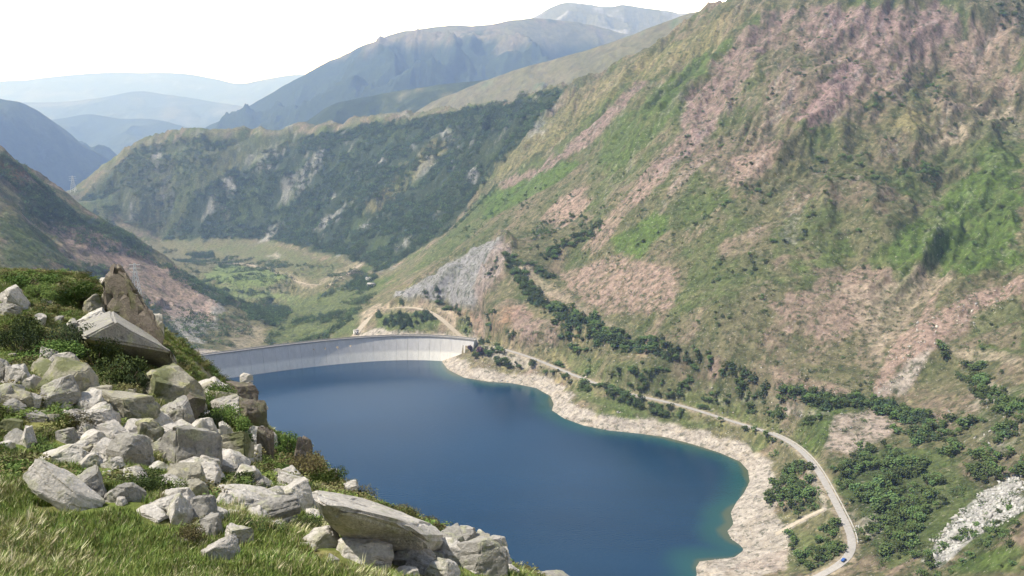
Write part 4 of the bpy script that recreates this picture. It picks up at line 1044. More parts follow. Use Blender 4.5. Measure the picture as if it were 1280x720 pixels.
EDGE = [at_y(*a) for a in ((-200, 338, 29), (0, 341, 28.5), (60, 343, 28), (110, 350, 27.4), (150, 415, 23), (205, 472, 19.4), (250, 500, 18.0), (300, 528, 16.8), (335, 566, 15.3), (395, 606, 13.8), (450, 630, 13.1), (520, 652, 12.3), (575, 688, 11.4), (650, 716, 10.6), (740, 742, 10.0))]
def outw(p, dx, dy, d, dz):
    return (p[0] + dx * d, p[1] + dy * d, p[2] - dz)
for i, p in enumerate(EDGE):
    FP.append(p)
    a = EDGE[max(i - 1, 0)]; b_ = EDGE[min(i + 1, len(EDGE) - 1)]; tx, ty = b_[0] - a[0], b_[1] - a[1]; l = math.hypot(tx, ty); nx, ny = -ty / l, tx / l
    if nx * .3 + ny < 0: nx, ny = -nx, -ny
    for d, dz in ((1.0, .75), (3, 3.2), (8, 9.5), (18, 21)): FP.append(outw(p, nx, ny, d, dz))
FP += [(8, 8, 290), (10, 3, 291), (14, 14, 281), (20, 5, 283), (12, -3, 291), (6, 3, 294.8), (30, 30, 262), (0, 40, 262), (-20, 55, 262), (-50, 50, 275), (-40, 40, 282), (40, 10, 268)]
FP = np.array(FP, float)
def fkey(x, y): return np.stack([x, y], -1) / 12.0
FK = fkey(FP[:, 0], FP[:, 1])
def fsolve():
    n = len(FK); D = np.linalg.norm(FK[:, None] - FK[None], axis=-1)
    A = -D + np.eye(n) * 4e-3; P = np.concatenate([np.ones((n, 1)), FK], 1)
    M = np.zeros((n + 3, n + 3)); M[:n, :n] = A; M[:n, n:] = P; M[n:, :n] = P.T
    return np.linalg.solve(M, np.concatenate([FP[:, 2], np.zeros(3)]))
FWt = fsolve()
def fg_h(x, y):
    q = fkey(x, y).reshape(-1, 2); out = np.zeros(len(q))
    for s in range(0, len(q), 60000):
        e = q[s:s + 60000]; D = np.sqrt((e[:, 0:1] - FK[:, 0]) ** 2 + (e[:, 1:2] - FK[:, 1]) ** 2); out[s:s + 60000] = -D @ FWt[:-3] + FWt[-3] + e @ FWt[-2:]
    return out.reshape(np.shape(x))
ft = np.linspace(R(-100), R(100), 560); fr_ = np.concatenate([np.linspace(.4, 3, 20, endpoint=False), np.geomspace(3, 62, 330)])
FX = fr_[:, None] * np.sin(ft)[None]; FY = fr_[:, None] * np.cos(ft)[None]
FH = fg_h(FX, FY)
FH += fbm(FX, FY, 3.2, 4, 61, .5) * .26 * sst(2, 7, fr_)[:, None] + fbm(FX, FY, .6, 3, 62, .5) * .07 + fbm(FX, FY, 7, 4, 63, .5, True) * .25 * sst(14, 22, fr_)[:, None]
far_ = sst(34, 58, fr_)[:, None]
hb = base_h(np.clip(FX, -60, 60), np.maximum(FY, 12)) - 2
FH = FH * (1 - far_) + np.minimum(hb, 290) * far_ - 3 * sst(50, 62, fr_)[:, None]
g1 = fbm(FX, FY, 2.6, 4, 71); g2 = fbm(FX, FY, .5, 3, 72); g3 = fbm(FX, FY, 1.1, 3, 73)
cG = np.array((.14, .18, .045)); cY = np.array((.27, .25, .10)); cR = np.array((.20, .13, .08)); cD = np.array((.05, .065, .025)); cS = np.array((.27, .25, .22))
fc = np.ones(FX.shape + (3,)) * cG
for c_, w in ((cY, sst(.0, .35, g1 + .4 * g2)), (cD, sst(.1, .4, -g1 + .5 * g3) * .7), (cR, sst(.15, .4, g3 + .3 * g2) * .6)):
    fc = fc * (1 - w[..., None]) + c_ * w[..., None]
gyy, gxx = np.gradient(FH); sl = np.sqrt((gyy / np.gradient(fr_)[:, None]) ** 2 + (gxx / (fr_[:, None] * (ft[1] - ft[0]))) ** 2)
w = sst(1.0, 1.6, sl + g2 * .5)[..., None]; fc = fc * (1 - w) + cS * w
M_FG = terrain_mat('hillside_turf', 9, 16, .35, .05)
me = np_mesh('hillside', np.stack([FX, FY, FH], -1).reshape(-1, 3), grid_faces(len(fr_), len(ft)), M_FG, True, np.clip(fc, .01, .6).reshape(-1, 3))
tag(put('ground', me), 'grassy hillside shoulder in the foreground', kind='structure')
BF = BVHTree.FromPolygons([tuple(v) for v in np.stack([FX, FY, FH], -1).reshape(-1, 3).tolist()], grid_faces(len(fr_), len(ft)).tolist())
def fcast(u, v):
    for k in range(12):
        h = BF.ray_cast(O, Vector(rdir(u, v + 4 * k)).normalized())[0]
        if h is not None and h.length and (h - O).length < 40: return h
    return Vector(at_y(u, v, 15))
def fz(x, y):
    h = BF.ray_cast(Vector((x, y, 400)), Vector((0, 0, -1)))[0]; return h.z if h else None

# ------------------------------------------------------------------ granite
def rock_mat(name, c1, c2, lich, moss=.0):
    m, t, b = new_mat(name); b.inputs['Roughness'].default_value = .9; b.inputs['Specular IOR Level'].default_value = .2
    tc = t.nodes.new('ShaderNodeNewGeometry')
    def noise(s, d=6, r=.6):
        n = t.nodes.new('ShaderNodeTexNoise'); n.inputs['Scale'].default_value = s; n.inputs['Detail'].default_value = d; n.inputs['Roughness'].default_value = r
        t.links.new(tc.outputs['Position'], n.inputs['Vector']); return n
    def ramp(src, lo, hi, a=(0, 0, 0, 1), b_=(1, 1, 1, 1)):
        r = t.nodes.new('ShaderNodeValToRGB'); r.color_ramp.elements[0].position = lo; r.color_ramp.elements[0].color = a; r.color_ramp.elements[1].position = hi; r.color_ramp.elements[1].color = b_
        t.links.new(src, r.inputs[0]); return r
    def mixc(f, a, b_, blend='MIX'):
        m_ = t.nodes.new('ShaderNodeMixRGB'); m_.blend_type = blend
        for k, v in ((0, f), (1, a), (2, b_)):
            if hasattr(v, 'node'): t.links.new(v, m_.inputs[k])
            else: m_.inputs[k].default_value = v if k == 0 else (*v, 1)
        return m_.outputs[0]
    big = noise(1.3); fine = noise(26, 5, .75); mid = noise(5, 7, .65)
    c = mixc(ramp(big.outputs['Fac'], .38, .62).outputs[0], c1, c2)
    c = mixc(ramp(mid.outputs['Fac'], .54, .62).outputs[0], c, lich)
    c = mixc(ramp(mid.outputs['Fac'], .30, .38, (1, 1, 1, 1), (0, 0, 0, 1)).outputs[0], c, tuple(x * .35 for x in c1))
    sp_c = ramp(fine.outputs['Fac'], .32, .66, (.62, .62, .62, 1), (1.18, 1.16, 1.14, 1))
    c = mixc(.8, c, sp_c.outputs[0], 'MULTIPLY')
    if moss:
        c = mixc(ramp(big.outputs['Fac'], .52, .60, (0, 0, 0, 1), (moss, moss, moss, 1)).outputs[0], c, (.10, .12, .035))
    t.links.new(c, b.inputs['Base Color'])
    ad = t.nodes.new('ShaderNodeMath'); ad.operation = 'MULTIPLY_ADD'; ad.inputs[1].default_value = .35
    t.links.new(fine.outputs['Fac'], ad.inputs[0]); t.links.new(mid.outputs['Fac'], ad.inputs[2])
    bp = t.nodes.new('ShaderNodeBump'); bp.inputs['Distance'].default_value = .07; bp.inputs['Strength'].default_value = 1
    t.links.new(ad.outputs[0], bp.inputs['Height']); t.links.new(bp.outputs[0], b.inputs['Normal'])
    return m
RM = dict(w=rock_mat('pale_granite', (.56, .53, .485), (.44, .415, .38), (.40, .39, .30)),
          g=rock_mat('grey_granite', (.34, .325, .30), (.27, .26, .235), (.37, .37, .27)),
          m=rock_mat('mossy_granite', (.35, .33, .27), (.27, .255, .20), (.37, .36, .21), .7),
          b=rock_mat('brown_granite', (.175, .150, .125), (.12, .105, .088), (.22, .20, .14), .4))
def project(P):
    y = P[:, 1] * cp - (P[:, 2] - CAM_Z) * sp_; return np.stack([640 + P[:, 0] / y * FPX, 360 - ((P[:, 2] - CAM_Z) * cp + P[:, 1] * sp_) / y * FPX], -1)
def facet_rock(seed, dims, rot, rough=1.0, planes=9):
    """a block of granite: a box split along random joint planes, edges worn, faces uneven"""
    rng = random.Random(seed); bm = bmesh.new(); bmesh.ops.create_cube(bm, size=2)
    for k in range(planes):
        if k < 4: n = Vector((rng.choice((-1, 1)) * rng.uniform(.3, 1), rng.choice((-1, 1)) * rng.uniform(.3, 1), rng.uniform(-.1, .8)))
        else: n = Vector((rng.gauss(0, 1), rng.gauss(0, 1), abs(rng.gauss(0, .8))))
        n.normalize(); d = rng.uniform(.72, 1.08)
        r = bmesh.ops.bisect_plane(bm, geom=bm.verts[:] + bm.edges[:] + bm.faces[:], plane_co=n * d, plane_no=n, clear_outer=True)
        e = [x for x in r['geom_cut'] if isinstance(x, bmesh.types.BMEdge)]
        if e: bmesh.ops.holes_fill(bm, edges=e, sides=0)
    bmesh.ops.remove_doubles(bm, verts=bm.verts[:], dist=.02)
    return finish_rock(bm, seed, dims, rot, rough)
def finish_rock(bm, seed, dims, rot, rough, cuts=5):
    bmesh.ops.bevel(bm, geom=bm.edges[:], offset=.045, segments=2, affect='EDGES', clamp_overlap=True)
    bmesh.ops.triangulate(bm, faces=bm.faces[:])
    for _ in range(cuts):
        es = [e for e in bm.edges if e.calc_length() > .22]
        if not es or len(bm.verts) > 1800: break
        bmesh.ops.subdivide_edges(bm, edges=es, cuts=1); bmesh.ops.triangulate(bm, faces=bm.faces[:])
    bmesh.ops.recalc_face_normals(bm, faces=bm.faces)
    bm.normal_update(); nrm = np.array([v.normal[:] for v in bm.verts]); P = np.array([v.co[:] for v in bm.verts]); F = np.array([[v.index for v in f.verts] for f in bm.faces if len(f.verts) == 3])
    bm.verts.index_update(); F = np.array([[v.index for v in f.verts] for f in bm.faces]); bm.free()
    s = seed * 3.7
    d = fbm(P[:, 0] + P[:, 2] * .7 + s, P[:, 1] - P[:, 2] * .6, .9, 4, seed, .5) * .11 + fbm(P[:, 0] + s, P[:, 2] + P[:, 1] * .5, .22, 3, seed + 1, .55) * .05
    cr = fbm(P[:, 0] * .5 + P[:, 1] + s, P[:, 2] * 1.4, .8, 2, seed + 2, .5, True); d -= .07 * sst(.55, .8, cr)
    P = P + nrm * (d * rough)[:, None]
    P = P * np.array(dims) / 2
    M = np.array(Matrix.Rotation(rot[2], 3, 'Z') @ Matrix.Rotation(rot[1], 3, 'Y') @ Matrix.Rotation(rot[0], 3, 'X'))
    return P @ M.T, F
def rock_mesh(P, F, mat):
    me = np_mesh('boulder', P, F, mat, True); me.set_sharp_from_angle(angle=R(32)); return me
ROCKS = []
def boulder(u0, v0, u1, v1, mk, label, seed=0, tilt=(0, 0), yaw=None, deep=.8, rough=1.0, planes=9, name='boulder', cat='boulder', group=None, near=0.0, emb=.18, hf=1.0):
    u = (u0 + u1) / 2; u0, u1, v0 = u - (u1 - u0) * .54, u + (u1 - u0) * .54, v0 - (v1 - v0) * .05; hit = fcast(u, v1 - (v1 - v0) * .12); D = hit.y - near
    w = (u1 - u0) / FPX * D * 1.02; hpx = (v1 - v0) / FPX * D
    rng = random.Random(seed * 7 + int(u0)); yw = rng.uniform(-.6, .6) if yaw is None else yaw
    P, F = facet_rock(seed * 13 + int(u0 + v0), (w, w * deep, max(hpx * .95, w * .35) * hf), (tilt[0], tilt[1], yw), rough, planes)
    c = Vector((0, D + w * deep * .32, hit.z))
    P = P + np.array([at_y(u, v1, c.y)[0], c.y, hit.z + hpx * .3])
    tv1 = v1 + (v1 - v0) * emb
    for _ in range(4):
        q = project(P); a0, a1 = q[:, 0].min(), q[:, 0].max(); b0, b1 = q[:, 1].min(), q[:, 1].max()
        m0 = P.mean(0); s = (u1 - u0) / (a1 - a0); t_ = (tv1 - v0) / (b1 - b0); t_ = min(max(t_, .5), 1.8)
        P = m0 + (P - m0) * np.array([s, 1, t_])
        q = project(P); yb = P[:, 1].mean()
        P[:, 0] += ((u0 + u1) / 2 - (q[:, 0].min() + q[:, 0].max()) / 2) / FPX * yb; P[:, 2] -= (v0 - q[:, 1].min()) / FPX * yb
    o_ = np.array([P[:, 0].mean(), P[:, 1].mean(), P[:, 2].min()])
    o = put(name, rock_mesh(P - o_, F, RM[mk]), loc=o_); tag(o, label, cat, group)
    ROCKS.append((P[:, 0].mean(), P[:, 1].mean(), w * .5)); return o
def hull_boulder(front, back, mk, label, seed, name='boulder', rough=.6, sink=0.0, cat='boulder'):
    """a block given by the corners (u, v, distance) of its near and far faces"""
    P = [Vector(at_y(*p)) for p in front + back]; c = sum(P, Vector()) / len(P)
    ext = max((p - c).length for p in P)
    bm = bmesh.new()
    for p in P: bm.verts.new((p - c) / ext)
    bmesh.ops.convex_hull(bm, input=bm.verts[:]); bmesh.ops.dissolve_limit(bm, angle_limit=.12, verts=bm.verts[:], edges=bm.edges[:])
    V, F = finish_rock(bm, seed, (2, 2, 2), (0, 0, 0), rough, 6)
    V = V * ext; o_ = np.array([0, 0, V[:, 2].min()])
    o = put(name, rock_mesh(V - o_, F, RM[mk]), loc=Vector((c.x, c.y, c.z + o_[2] - sink))); tag(o, label, cat)
    for p in P[:len(front)]: ROCKS.append((p.x, p.y, .16 + .12 * (ext > 1.2)))
    return o
# the great tilted slab and the crag behind it
hull_boulder([(103, 422, 17.3), (144, 402, 17.7), (217, 441, 18.3), (223, 461, 19.4), (190, 464, 19.9), (140, 446, 19.5), (112, 429, 18.4)],
             [(96, 405, 19.6), (139, 388, 20.0), (215, 435, 18.7), (219, 462, 19.2), (130, 450, 20.0), (98, 420, 19.8)], 'g', 'huge tilted brown slab with a bright top edge jutting toward the dam', 11, rough=.35)
hull_boulder([(127, 345, 23.6), (144, 328, 23.4), (156, 336, 23.2), (170, 365, 23.0), (186, 390, 22.8), (190, 440, 22.6), (140, 420, 23.4)],
             [(132, 350, 24.8), (147, 327, 24.6), (172, 366, 24.2), (190, 392, 24.0), (192, 440, 24.0), (135, 420, 24.6)], 'b', 'dark mossy pinnacle rising behind the tilted slab', 12, rough=1.2)
hull_boulder([(160, 362, 20.6), (174, 372, 20.5), (194, 398, 20.3), (206, 424, 20.1), (200, 445, 20.1), (160, 420, 20.4)],
             [(163, 360, 21.4), (180, 376, 21.4), (206, 420, 21.0), (200, 445, 21.0), (165, 430, 21.4)], 'b', 'dark broken rock sloping down from the pinnacle to the tilted slab', 14, rough=1.3)
boulder(32, 576, 128, 652, 'w', 'big white diagonal slab sloping down through the grass', 31, tilt=(.15, .62), yaw=.1, deep=.5, planes=9, hf=.33, emb=.06)
boulder(122, 347, 148, 357, 'w', 'small pale flat rock on the left shoulder of the dark pinnacle', 21, near=-.4, planes=6, emb=.3)
boulder(128, 356, 149, 368, 'w', 'small pale block under the flat rock beside the dark pinnacle', 22, near=-.3, planes=7, emb=.5)
boulder(126, 366, 146, 386, 'm', 'yellowish cracked block between the pinnacle and the tilted slab', 23, near=1.0, emb=.4)
boulder(104, 368, 132, 392, 'm', 'leaning pale grey slab just above the left corner of the tilted slab', 24, tilt=(0, -.5), near=1.0, emb=.4)
boulder(97, 385, 135, 408, 'w', 'narrow pale slab lying along the left corner of the tilted slab', 25, tilt=(0, -.45), near=1.3, planes=6, emb=.3)
boulder(188, 393, 206, 424, 'w', 'small pale spike of rock right of the dark crag', 26, near=-.1, emb=.5)
L_ = [
 (0, 357, 38, 389, 'w', 'pale sloping boulder on the grass at the left edge of the photo'), (-12, 379, 28, 396, 'g', 'low grey boulder under the pale one at the left edge'),
 (42, 392, 58, 407, 'w', 'small pale stone between the left edge boulders and the tilted slab'), (66, 396, 76, 404, 'w', 'tiny white stone in the dark scrub left of the tilted slab'), (80, 398, 100, 416, 'g', 'small grey boulder touching the left end of the tilted slab'),
 (50, 436, 80, 452, 'g', 'small grey rock half hidden in scrub above the domed boulder'),
 (47, 448, 124, 506, 'm', 'large domed lichen-covered boulder at the left with a shaded right face'), (50, 470, 102, 514, 'g', 'dark grey block with one white face leaning on the domed boulder'),
 (6, 456, 44, 490, 'w', 'white curved rock left of the domed boulder'), (-14, 448, 20, 480, 'g', 'dull grey boulder cut by the left edge beside the white curved rock'), (28, 469, 55, 494, 'w', 'pinkish pale rock squeezed between the white curved rock and the domed boulder'),
 (172, 456, 254, 512, 'm', 'large rounded grey boulder standing just below the tilted slab'), (222, 492, 256, 532, 'b', 'dark block standing in for the shaded lower right face of the large rounded boulder'),  # second block: the rounded boulder's shaded right face, put in as darker granite
 (101, 482, 140, 510, 'm', 'small mossy pointed rock right of the domed boulder'), (120, 488, 198, 530, 'm', 'broad flat-topped mossy boulder with a dark front, centre of the rock field'), (156, 486, 172, 498, 'm', 'little rounded stone behind the broad flat-topped boulder'),
 (187, 496, 246, 542, 'g', 'dark grey triangular block right of the flat-topped boulder'), (104, 511, 150, 548, 'w', 'rough pale boulder below the flat-topped one'),
 (-6, 524, 28, 552, 'm', 'mossy boulder with a dark front at the left edge of the grass'), (26, 533, 48, 562, 'w', 'bright white block right of the mossy left edge boulder'), (30, 513, 66, 528, 'g', 'low grey ledge in the grass above the bright white block'),
 (70, 535, 100, 556, 'g', 'brownish low rock in grass left of the boulder heap'), (98, 537, 134, 562, 'w', 'pale wedge at the left of the boulder heap'), (112, 556, 146, 574, 'w', 'pale jagged stone at the bottom of the boulder heap'),
 (146, 524, 190, 556, 'w', 'pale pinkish boulder in the middle of the heap'), (166, 524, 210, 562, 'm', 'greenish pale boulder left of the large light grey one'), (134, 542, 192, 588, 'g', 'triangular boulder with a bright top and black front at the foot of the heap'),
 (166, 543, 192, 562, 'w', 'small white block on top of the black-fronted triangular boulder'), (191, 533, 275, 590, 'g', 'large light grey peaked boulder at the right of the heap'),
 (44, 556, 112, 584, 'w', 'long low whitish slab in the grass'), (76, 584, 134, 632, 'g', 'grey slab behind the white diagonal slab'), (130, 604, 182, 630, 'g', 'flat grey ledge right of the white diagonal slab'), (145, 621, 160, 633, 'w', 'small white stone below the flat grey ledge'), (168, 630, 212, 650, 'w', 'low pale rock at the edge of the long grass'), (188, 620, 226, 640, 'w', 'pale flat stone behind the low pale rock by the long grass'),
 (209, 618, 244, 660, 'w', 'pale angular block left of the dark cleft'), (236, 620, 272, 662, 'g', 'sharp grey wedge right of the dark cleft'), (250, 642, 282, 680, 'g', 'bluish grey block below the sharp wedge'),
 (252, 668, 300, 704, 'w', 'pinkish white broken rock lowest of the cleft group'), (280, 655, 316, 690, 'w', 'flat pale triangular stone right of the cleft group'), (242, 660, 256, 676, 'w', 'small white stone in the dark cleft'),
 (226, 598, 262, 626, 'm', 'pale yellowish slab above the sharp wedge'), (234, 577, 276, 606, 'w', 'white flat-topped block under the light grey peaked boulder'), (268, 572, 294, 592, 'w', 'pale chipped stone right of the white flat-topped block'), (290, 581, 326, 612, 'w', 'white-topped rock with a dark front above the pinkish ledge'),
 (264, 606, 346, 634, 'w', 'long pinkish ledge left of the white squared block'), (304, 620, 374, 654, 'g', 'grey shaded boulder under the white squared block'), (343, 598, 390, 642, 'w', 'bright white squared block standing beside the long slab'),
 (336, 650, 361, 670, 'g', 'small round reddish grey stone alone in the turf'), (379, 658, 426, 688, 'w', 'pale yellow-green boulder under the left end of the long slab'), (366, 678, 397, 691, 'w', 'thin white slab lying flat in the turf'), (382, 636, 402, 652, 'w', 'little white stone against the left end of the long slab'),
 (486, 679, 545, 714, 'g', 'rounded grey boulder under the right end of the long slab'), (422, 670, 490, 708, 'w', 'white-topped block with a dark front below the long slab'), (408, 692, 424, 706, 'g', 'small grey stone left of the white-topped block'),
 (543, 682, 582, 706, 'w', 'white jagged stones left of the gem-shaped boulder'), (528, 698, 578, 730, 'w', 'broad white rock at the bottom edge of the photo'), (572, 672, 634, 722, 'g', 'gem-shaped boulder with a bright top and dark front'), (496, 708, 524, 728, 'w', 'small white rock cut by the bottom edge'),
 (622, 706, 650, 726, 'w', 'small pale rock right of the gem-shaped boulder'), (668, 713, 716, 732, 'g', 'flat topped rock farthest right at the bottom edge'),
 (277, 478, 322, 512, 'b', 'rugged outcrop with a pinkish top at the cliff edge above the lake'), (292, 500, 334, 540, 'b', 'brown overhanging block of the cliff edge outcrop'), (319, 503, 335, 514, 'w', 'small pale capstone on the overhanging brown block'),
 (274, 528, 297, 570, 'w', 'upright pale rock under the cliff edge outcrop'), (243, 525, 264, 537, 'w', 'small pale slab in the dark gap left of the cliff outcrop'), (236, 539, 276, 555, 'w', 'thin pale slab lying right of the dark triangular block'), (306, 556, 327, 580, 'w', 'small pale rock on the rim below the overhanging block'),
 (320, 535, 342, 580, 'b', 'dark upright rock on the rim over the water'), (364, 547, 390, 600, 'b', 'dark steep rock face where the rim drops to the lake'), (408, 586, 422, 595, 'w', 'tiny pale rock on the grassy rim above the lake'), (430, 600, 448, 612, 'w', 'tiny pale rock at the outer end of the grassy rim'),
 (8, 692, 26, 702, 'w', 'small white stone in the grass in the bottom left corner'), (18, 668, 34, 676, 'w', 'small pale stone above the one in the bottom left corner'), (114, 581, 124, 589, 'w', 'tiny white stone behind the white diagonal slab'),
]
for k, (u0, v0, u1, v1, mk, lab) in enumerate(L_):
    big = (u1 - u0) > 45
    boulder(u0, v0, u1, v1, mk, lab, k + 1, tilt=(random.Random(k).uniform(-.25, .25), random.Random(k + 50).uniform(-.3, .3)) if 'flat' not in lab and 'ledge' not in lab else (0, .1),
            planes=11 if big else 8, name='boulder' if (u1 - u0) > 24 else 'stone', cat='boulder' if (u1 - u0) > 24 else 'stone', deep=.55 if (u1 - u0) > 1.8 * (v1 - v0) else .8)
# long slab right of centre, built from its seen corners
fd = fcast(450, 694).y
LS = lambda q: [(u, v, d + fd - 10.15) for u, v, d in q]
hull_boulder(LS([(390, 622, 9.7), (408, 633, 9.6), (455, 638, 9.8), (497, 650, 10.0), (530, 672, 10.2), (408, 655, 10.0), (440, 682, 10.25), (490, 694, 10.4), (532, 696, 10.5)]),
             LS([(394, 612, 11.2), (450, 620, 11.3), (505, 636, 11.2), (546, 654, 11.0), (560, 672, 10.8), (552, 692, 10.8), (450, 690, 11.3)]), 'w', 'very long pale-topped slab with a dark undercut front', 77, rough=.3)
rngM = random.Random(9); k = 0
for (u0, v0, u1, v1, n, area) in ((95, 505, 300, 600, 42, 'in the heap below the large rounded boulder'), (190, 575, 400, 650, 26, 'on the turf between the heap and the long slab'), (0, 445, 110, 560, 12, 'among the left edge boulders'), (520, 670, 640, 716, 10, 'round the gem-shaped boulder'), (250, 480, 330, 590, 8, 'on the cliff edge')):
    for _ in range(n):
        u, v = rngM.uniform(u0, u1), rngM.uniform(v0, v1); s = rngM.uniform(12, 26); mk = rngM.choice('wwgmw'); w_ = {'w': 'pale', 'g': 'grey', 'm': 'mossy'}[mk]
        boulder(u - s, v - s * rngM.uniform(.5, .85), u + s, v + s * .6, mk, 'medium %s angular boulder %s' % (w_, area), 500 + k, tilt=(rngM.uniform(-.4, .4), rngM.uniform(-.4, .4)), planes=8, group='medium %s boulders %s' % (w_, area), emb=.35); k += 1
# small stones round the heap
rngS = random.Random(4); k = 0
for (u0, v0, u1, v1, n) in ((90, 500, 290, 600, 46), (200, 590, 420, 700, 40), (0, 440, 120, 560, 16), (440, 660, 640, 718, 22), (250, 470, 340, 590, 16), (30, 350, 110, 440, 8)):
    for _ in range(n):
        u, v = rngS.uniform(u0, u1), rngS.uniform(v0, v1); s = rngS.uniform(4, 11)
        area = {90: 'in the boulder heap', 200: 'on the turf below the heap', 0: 'near the left edge boulders', 440: 'by the gem-shaped boulder', 250: 'on the cliff edge', 30: 'in the scrub left of the tilted slab'}[u0]
        mk = rngS.choice('wwwgm'); w_ = {'w': 'pale', 'g': 'grey', 'm': 'mossy'}[mk]
        boulder(u - s, v - s * .6, u + s, v + s * .6, mk, 'small %s angular stone lying %s' % (w_, area), 300 + k, planes=6, name='stone', cat='stone', group='small %s stones %s' % (w_, area), rough=.8, emb=.3); k += 1

# ------------------------------------------------------------------ grass, shrubs
M_GR2 = leaf_mat('grass_blades', .3)
def clump(seed, n, h, spread, cols, lean):
    rng = random.Random(seed); V = []; F = []; Cc = []
    for i in range(n):
        a = rng.random() * 6.28; r = spread * rng.random() ** .6; x, y = r * math.cos(a), r * math.sin(a); hh = h * rng.uniform(.5, 1.25); w = h * .035 * rng.uniform(.7, 1.6)
        d = rng.random() * 6.28; lx, ly = math.cos(d) * hh * .35 + lean[0] * hh, math.sin(d) * hh * .35 + lean[1] * hh
        px, py = -math.sin(d) * w, math.cos(d) * w; c = cols[rng.randrange(len(cols))]; k = rng.uniform(.75, 1.25); c = [q * k for q in c]; b0 = len(V)
        V += [(x - px, y - py, -.02), (x + px, y + py, -.02), (x + lx * .35 - px * .8, y + ly * .35 - py * .8, hh * .6), (x + lx * .35 + px * .8, y + ly * .35 + py * .8, hh * .6), (x + lx, y + ly, hh)]
        F += [(b0, b0 + 1, b0 + 3), (b0, b0 + 3, b0 + 2), (b0 + 2, b0 + 3, b0 + 4)]; Cc += [[q * .8 for q in c]] * 2 + [c] * 3
    return np_mesh('clump', np.array(V), np.array(F), M_GR2, False, np.array(Cc))
gG = [(.17, .23, .05), (.23, .28, .08), (.12, .18, .04)]; gD = [(.42, .39, .22), (.48, .45, .29), (.30, .31, .13)]; gR = [(.20, .11, .06), (.15, .10, .05), (.12, .14, .04)]
GRS = template_collection('grass_shapes', [clump(1, 46, .13, .11, gG, (.15, -.1)), clump(2, 46, .16, .12, gG + gD[:1], (.3, -.2)), clump(3, 40, .17, .12, gD + gG[:1], (.35, -.25)), clump(4, 40, .07, .10, gR + gG, (0, 0)), clump(5, 40, .10, .12, gG + gG + gD, (.1, 0))])
n = 130000
gr = 3.0 * (30 / 3.0) ** (nrng.random(n) ** .80); ga = nrng.uniform(R(-34), R(18), n)
gx_, gy_ = gr * np.sin(ga), gr * np.cos(ga)
def flook(x, y, A):
    r = np.hypot(x, y); a = np.arctan2(x, y); i = np.interp(r, fr_, np.arange(len(fr_))); j = np.interp(a, ft, np.arange(len(ft))); i0 = np.clip(i.astype(int), 0, len(fr_) - 2); j0 = np.clip(j.astype(int), 0, len(ft) - 2); fi = i - i0; fj = j - j0
    return (A[i0, j0] * (1 - fi) + A[i0 + 1, j0] * fi) * (1 - fj) + (A[i0, j0 + 1] * (1 - fi) + A[i0 + 1, j0 + 1] * fi) * fj
gz_ = flook(gx_, gy_, FH); ok = (flook(gx_, gy_, sl) < 1.25) & (gz_ > 288)
def clear_of(x, y, ext, fac):
    """no plants on a rock nor so close in front that they would bury it"""
    k = np.ones(len(x), bool)
    for rx, ry, r in ROCKS:
        if r < .12: continue
        l = math.hypot(rx, ry); ux, uy = rx / l, ry / l; dx, dy = x - rx, y - ry
        a = dx * ux + dy * uy; p_ = np.abs(dx * uy - dy * ux)
        k &= ~((p_ < r * fac) & (a < r * .4) & (a > -r * .6 - ext) & (r > 0))
    return k
ok &= clear_of(gx_, gy_, .30, .85)
gx_, gy_, gz_, gr = gx_[ok], gy_[ok], gz_[ok], gr[ok]; m_ = len(gx_)
pat = fbm(gx_, gy_, 1.6, 3, 555) + nrng.normal(0, .12, m_); near = sst(10, 7, gr)
idx = np.where(pat > .2, 2, np.where(pat > .05, 1, np.where(pat > -.18, 0, 4))); idx = np.where((near < .5) & (nrng.random(m_) < .22), 3, idx)
s = nrng.uniform(.45, 1.0, m_) * (.56 + .10 * near)
tag(instancer('grass', np.stack([gx_, gy_, gz_], -1), np.stack([nrng.uniform(-.3, .3, m_), nrng.uniform(-.3, .3, m_), nrng.uniform(-.7, .7, m_) + (nrng.random(m_) < .5) * nrng.uniform(0, 6.28, m_)], -1), np.stack([s, s, s], -1), idx, GRS), 'mixed green and straw coloured grass on the near hillside', kind='stuff')
print('grass', m_)
M_SH = leaf_mat('shrub_leaves', .12)
def shrub_mesh(seed, n, dark, light):
    rng = random.Random(seed); V = []; F = []; Cc = []
    lob = [(rng.uniform(-.42, .42), rng.uniform(-.42, .42), rng.uniform(.12, .5), rng.uniform(.18, .34)) for _ in range(9)]
    for i in range(n):
        l = rng.choice(lob); d = Vector((rng.gauss(0, 1), rng.gauss(0, 1), rng.gauss(0, 1))).normalized() * l[3] * rng.random() ** .35
        p = Vector((l[0], l[1], l[2])) + d
        if p.z < 0: p.z = -p.z * .4
        a = Vector((rng.gauss(0, 1), rng.gauss(0, 1), rng.gauss(0, 1) + .5)).normalized(); b_ = a.orthogonal().normalized(); s = rng.uniform(.018, .034)
        b0 = len(V); q = a * s * 1.9
        V += [tuple(p), tuple(p + q * .5 + b_ * s * .6), tuple(p + q), tuple(p + q * .5 - b_ * s * .6)]; F += [(b0, b0 + 1, b0 + 2), (b0, b0 + 2, b0 + 3)]
        k = rng.random() ** 1.5; Cc += [[dark[j] * (1 - k) + light[j] * k for j in range(3)]] * 4
    return np_mesh('foliage', np.array(V), np.array(F), M_SH, False, np.array(Cc))
SHM = [shrub_mesh(1, 3600, (.025, .045, .015), (.09, .13, .04)), shrub_mesh(2, 3600, (.05, .09, .02), (.15, .20, .05)), shrub_mesh(3, 3000, (.07, .06, .03), (.17, .17, .06)), shrub_mesh(4, 3600, (.02, .035, .015), (.07, .095, .035))]
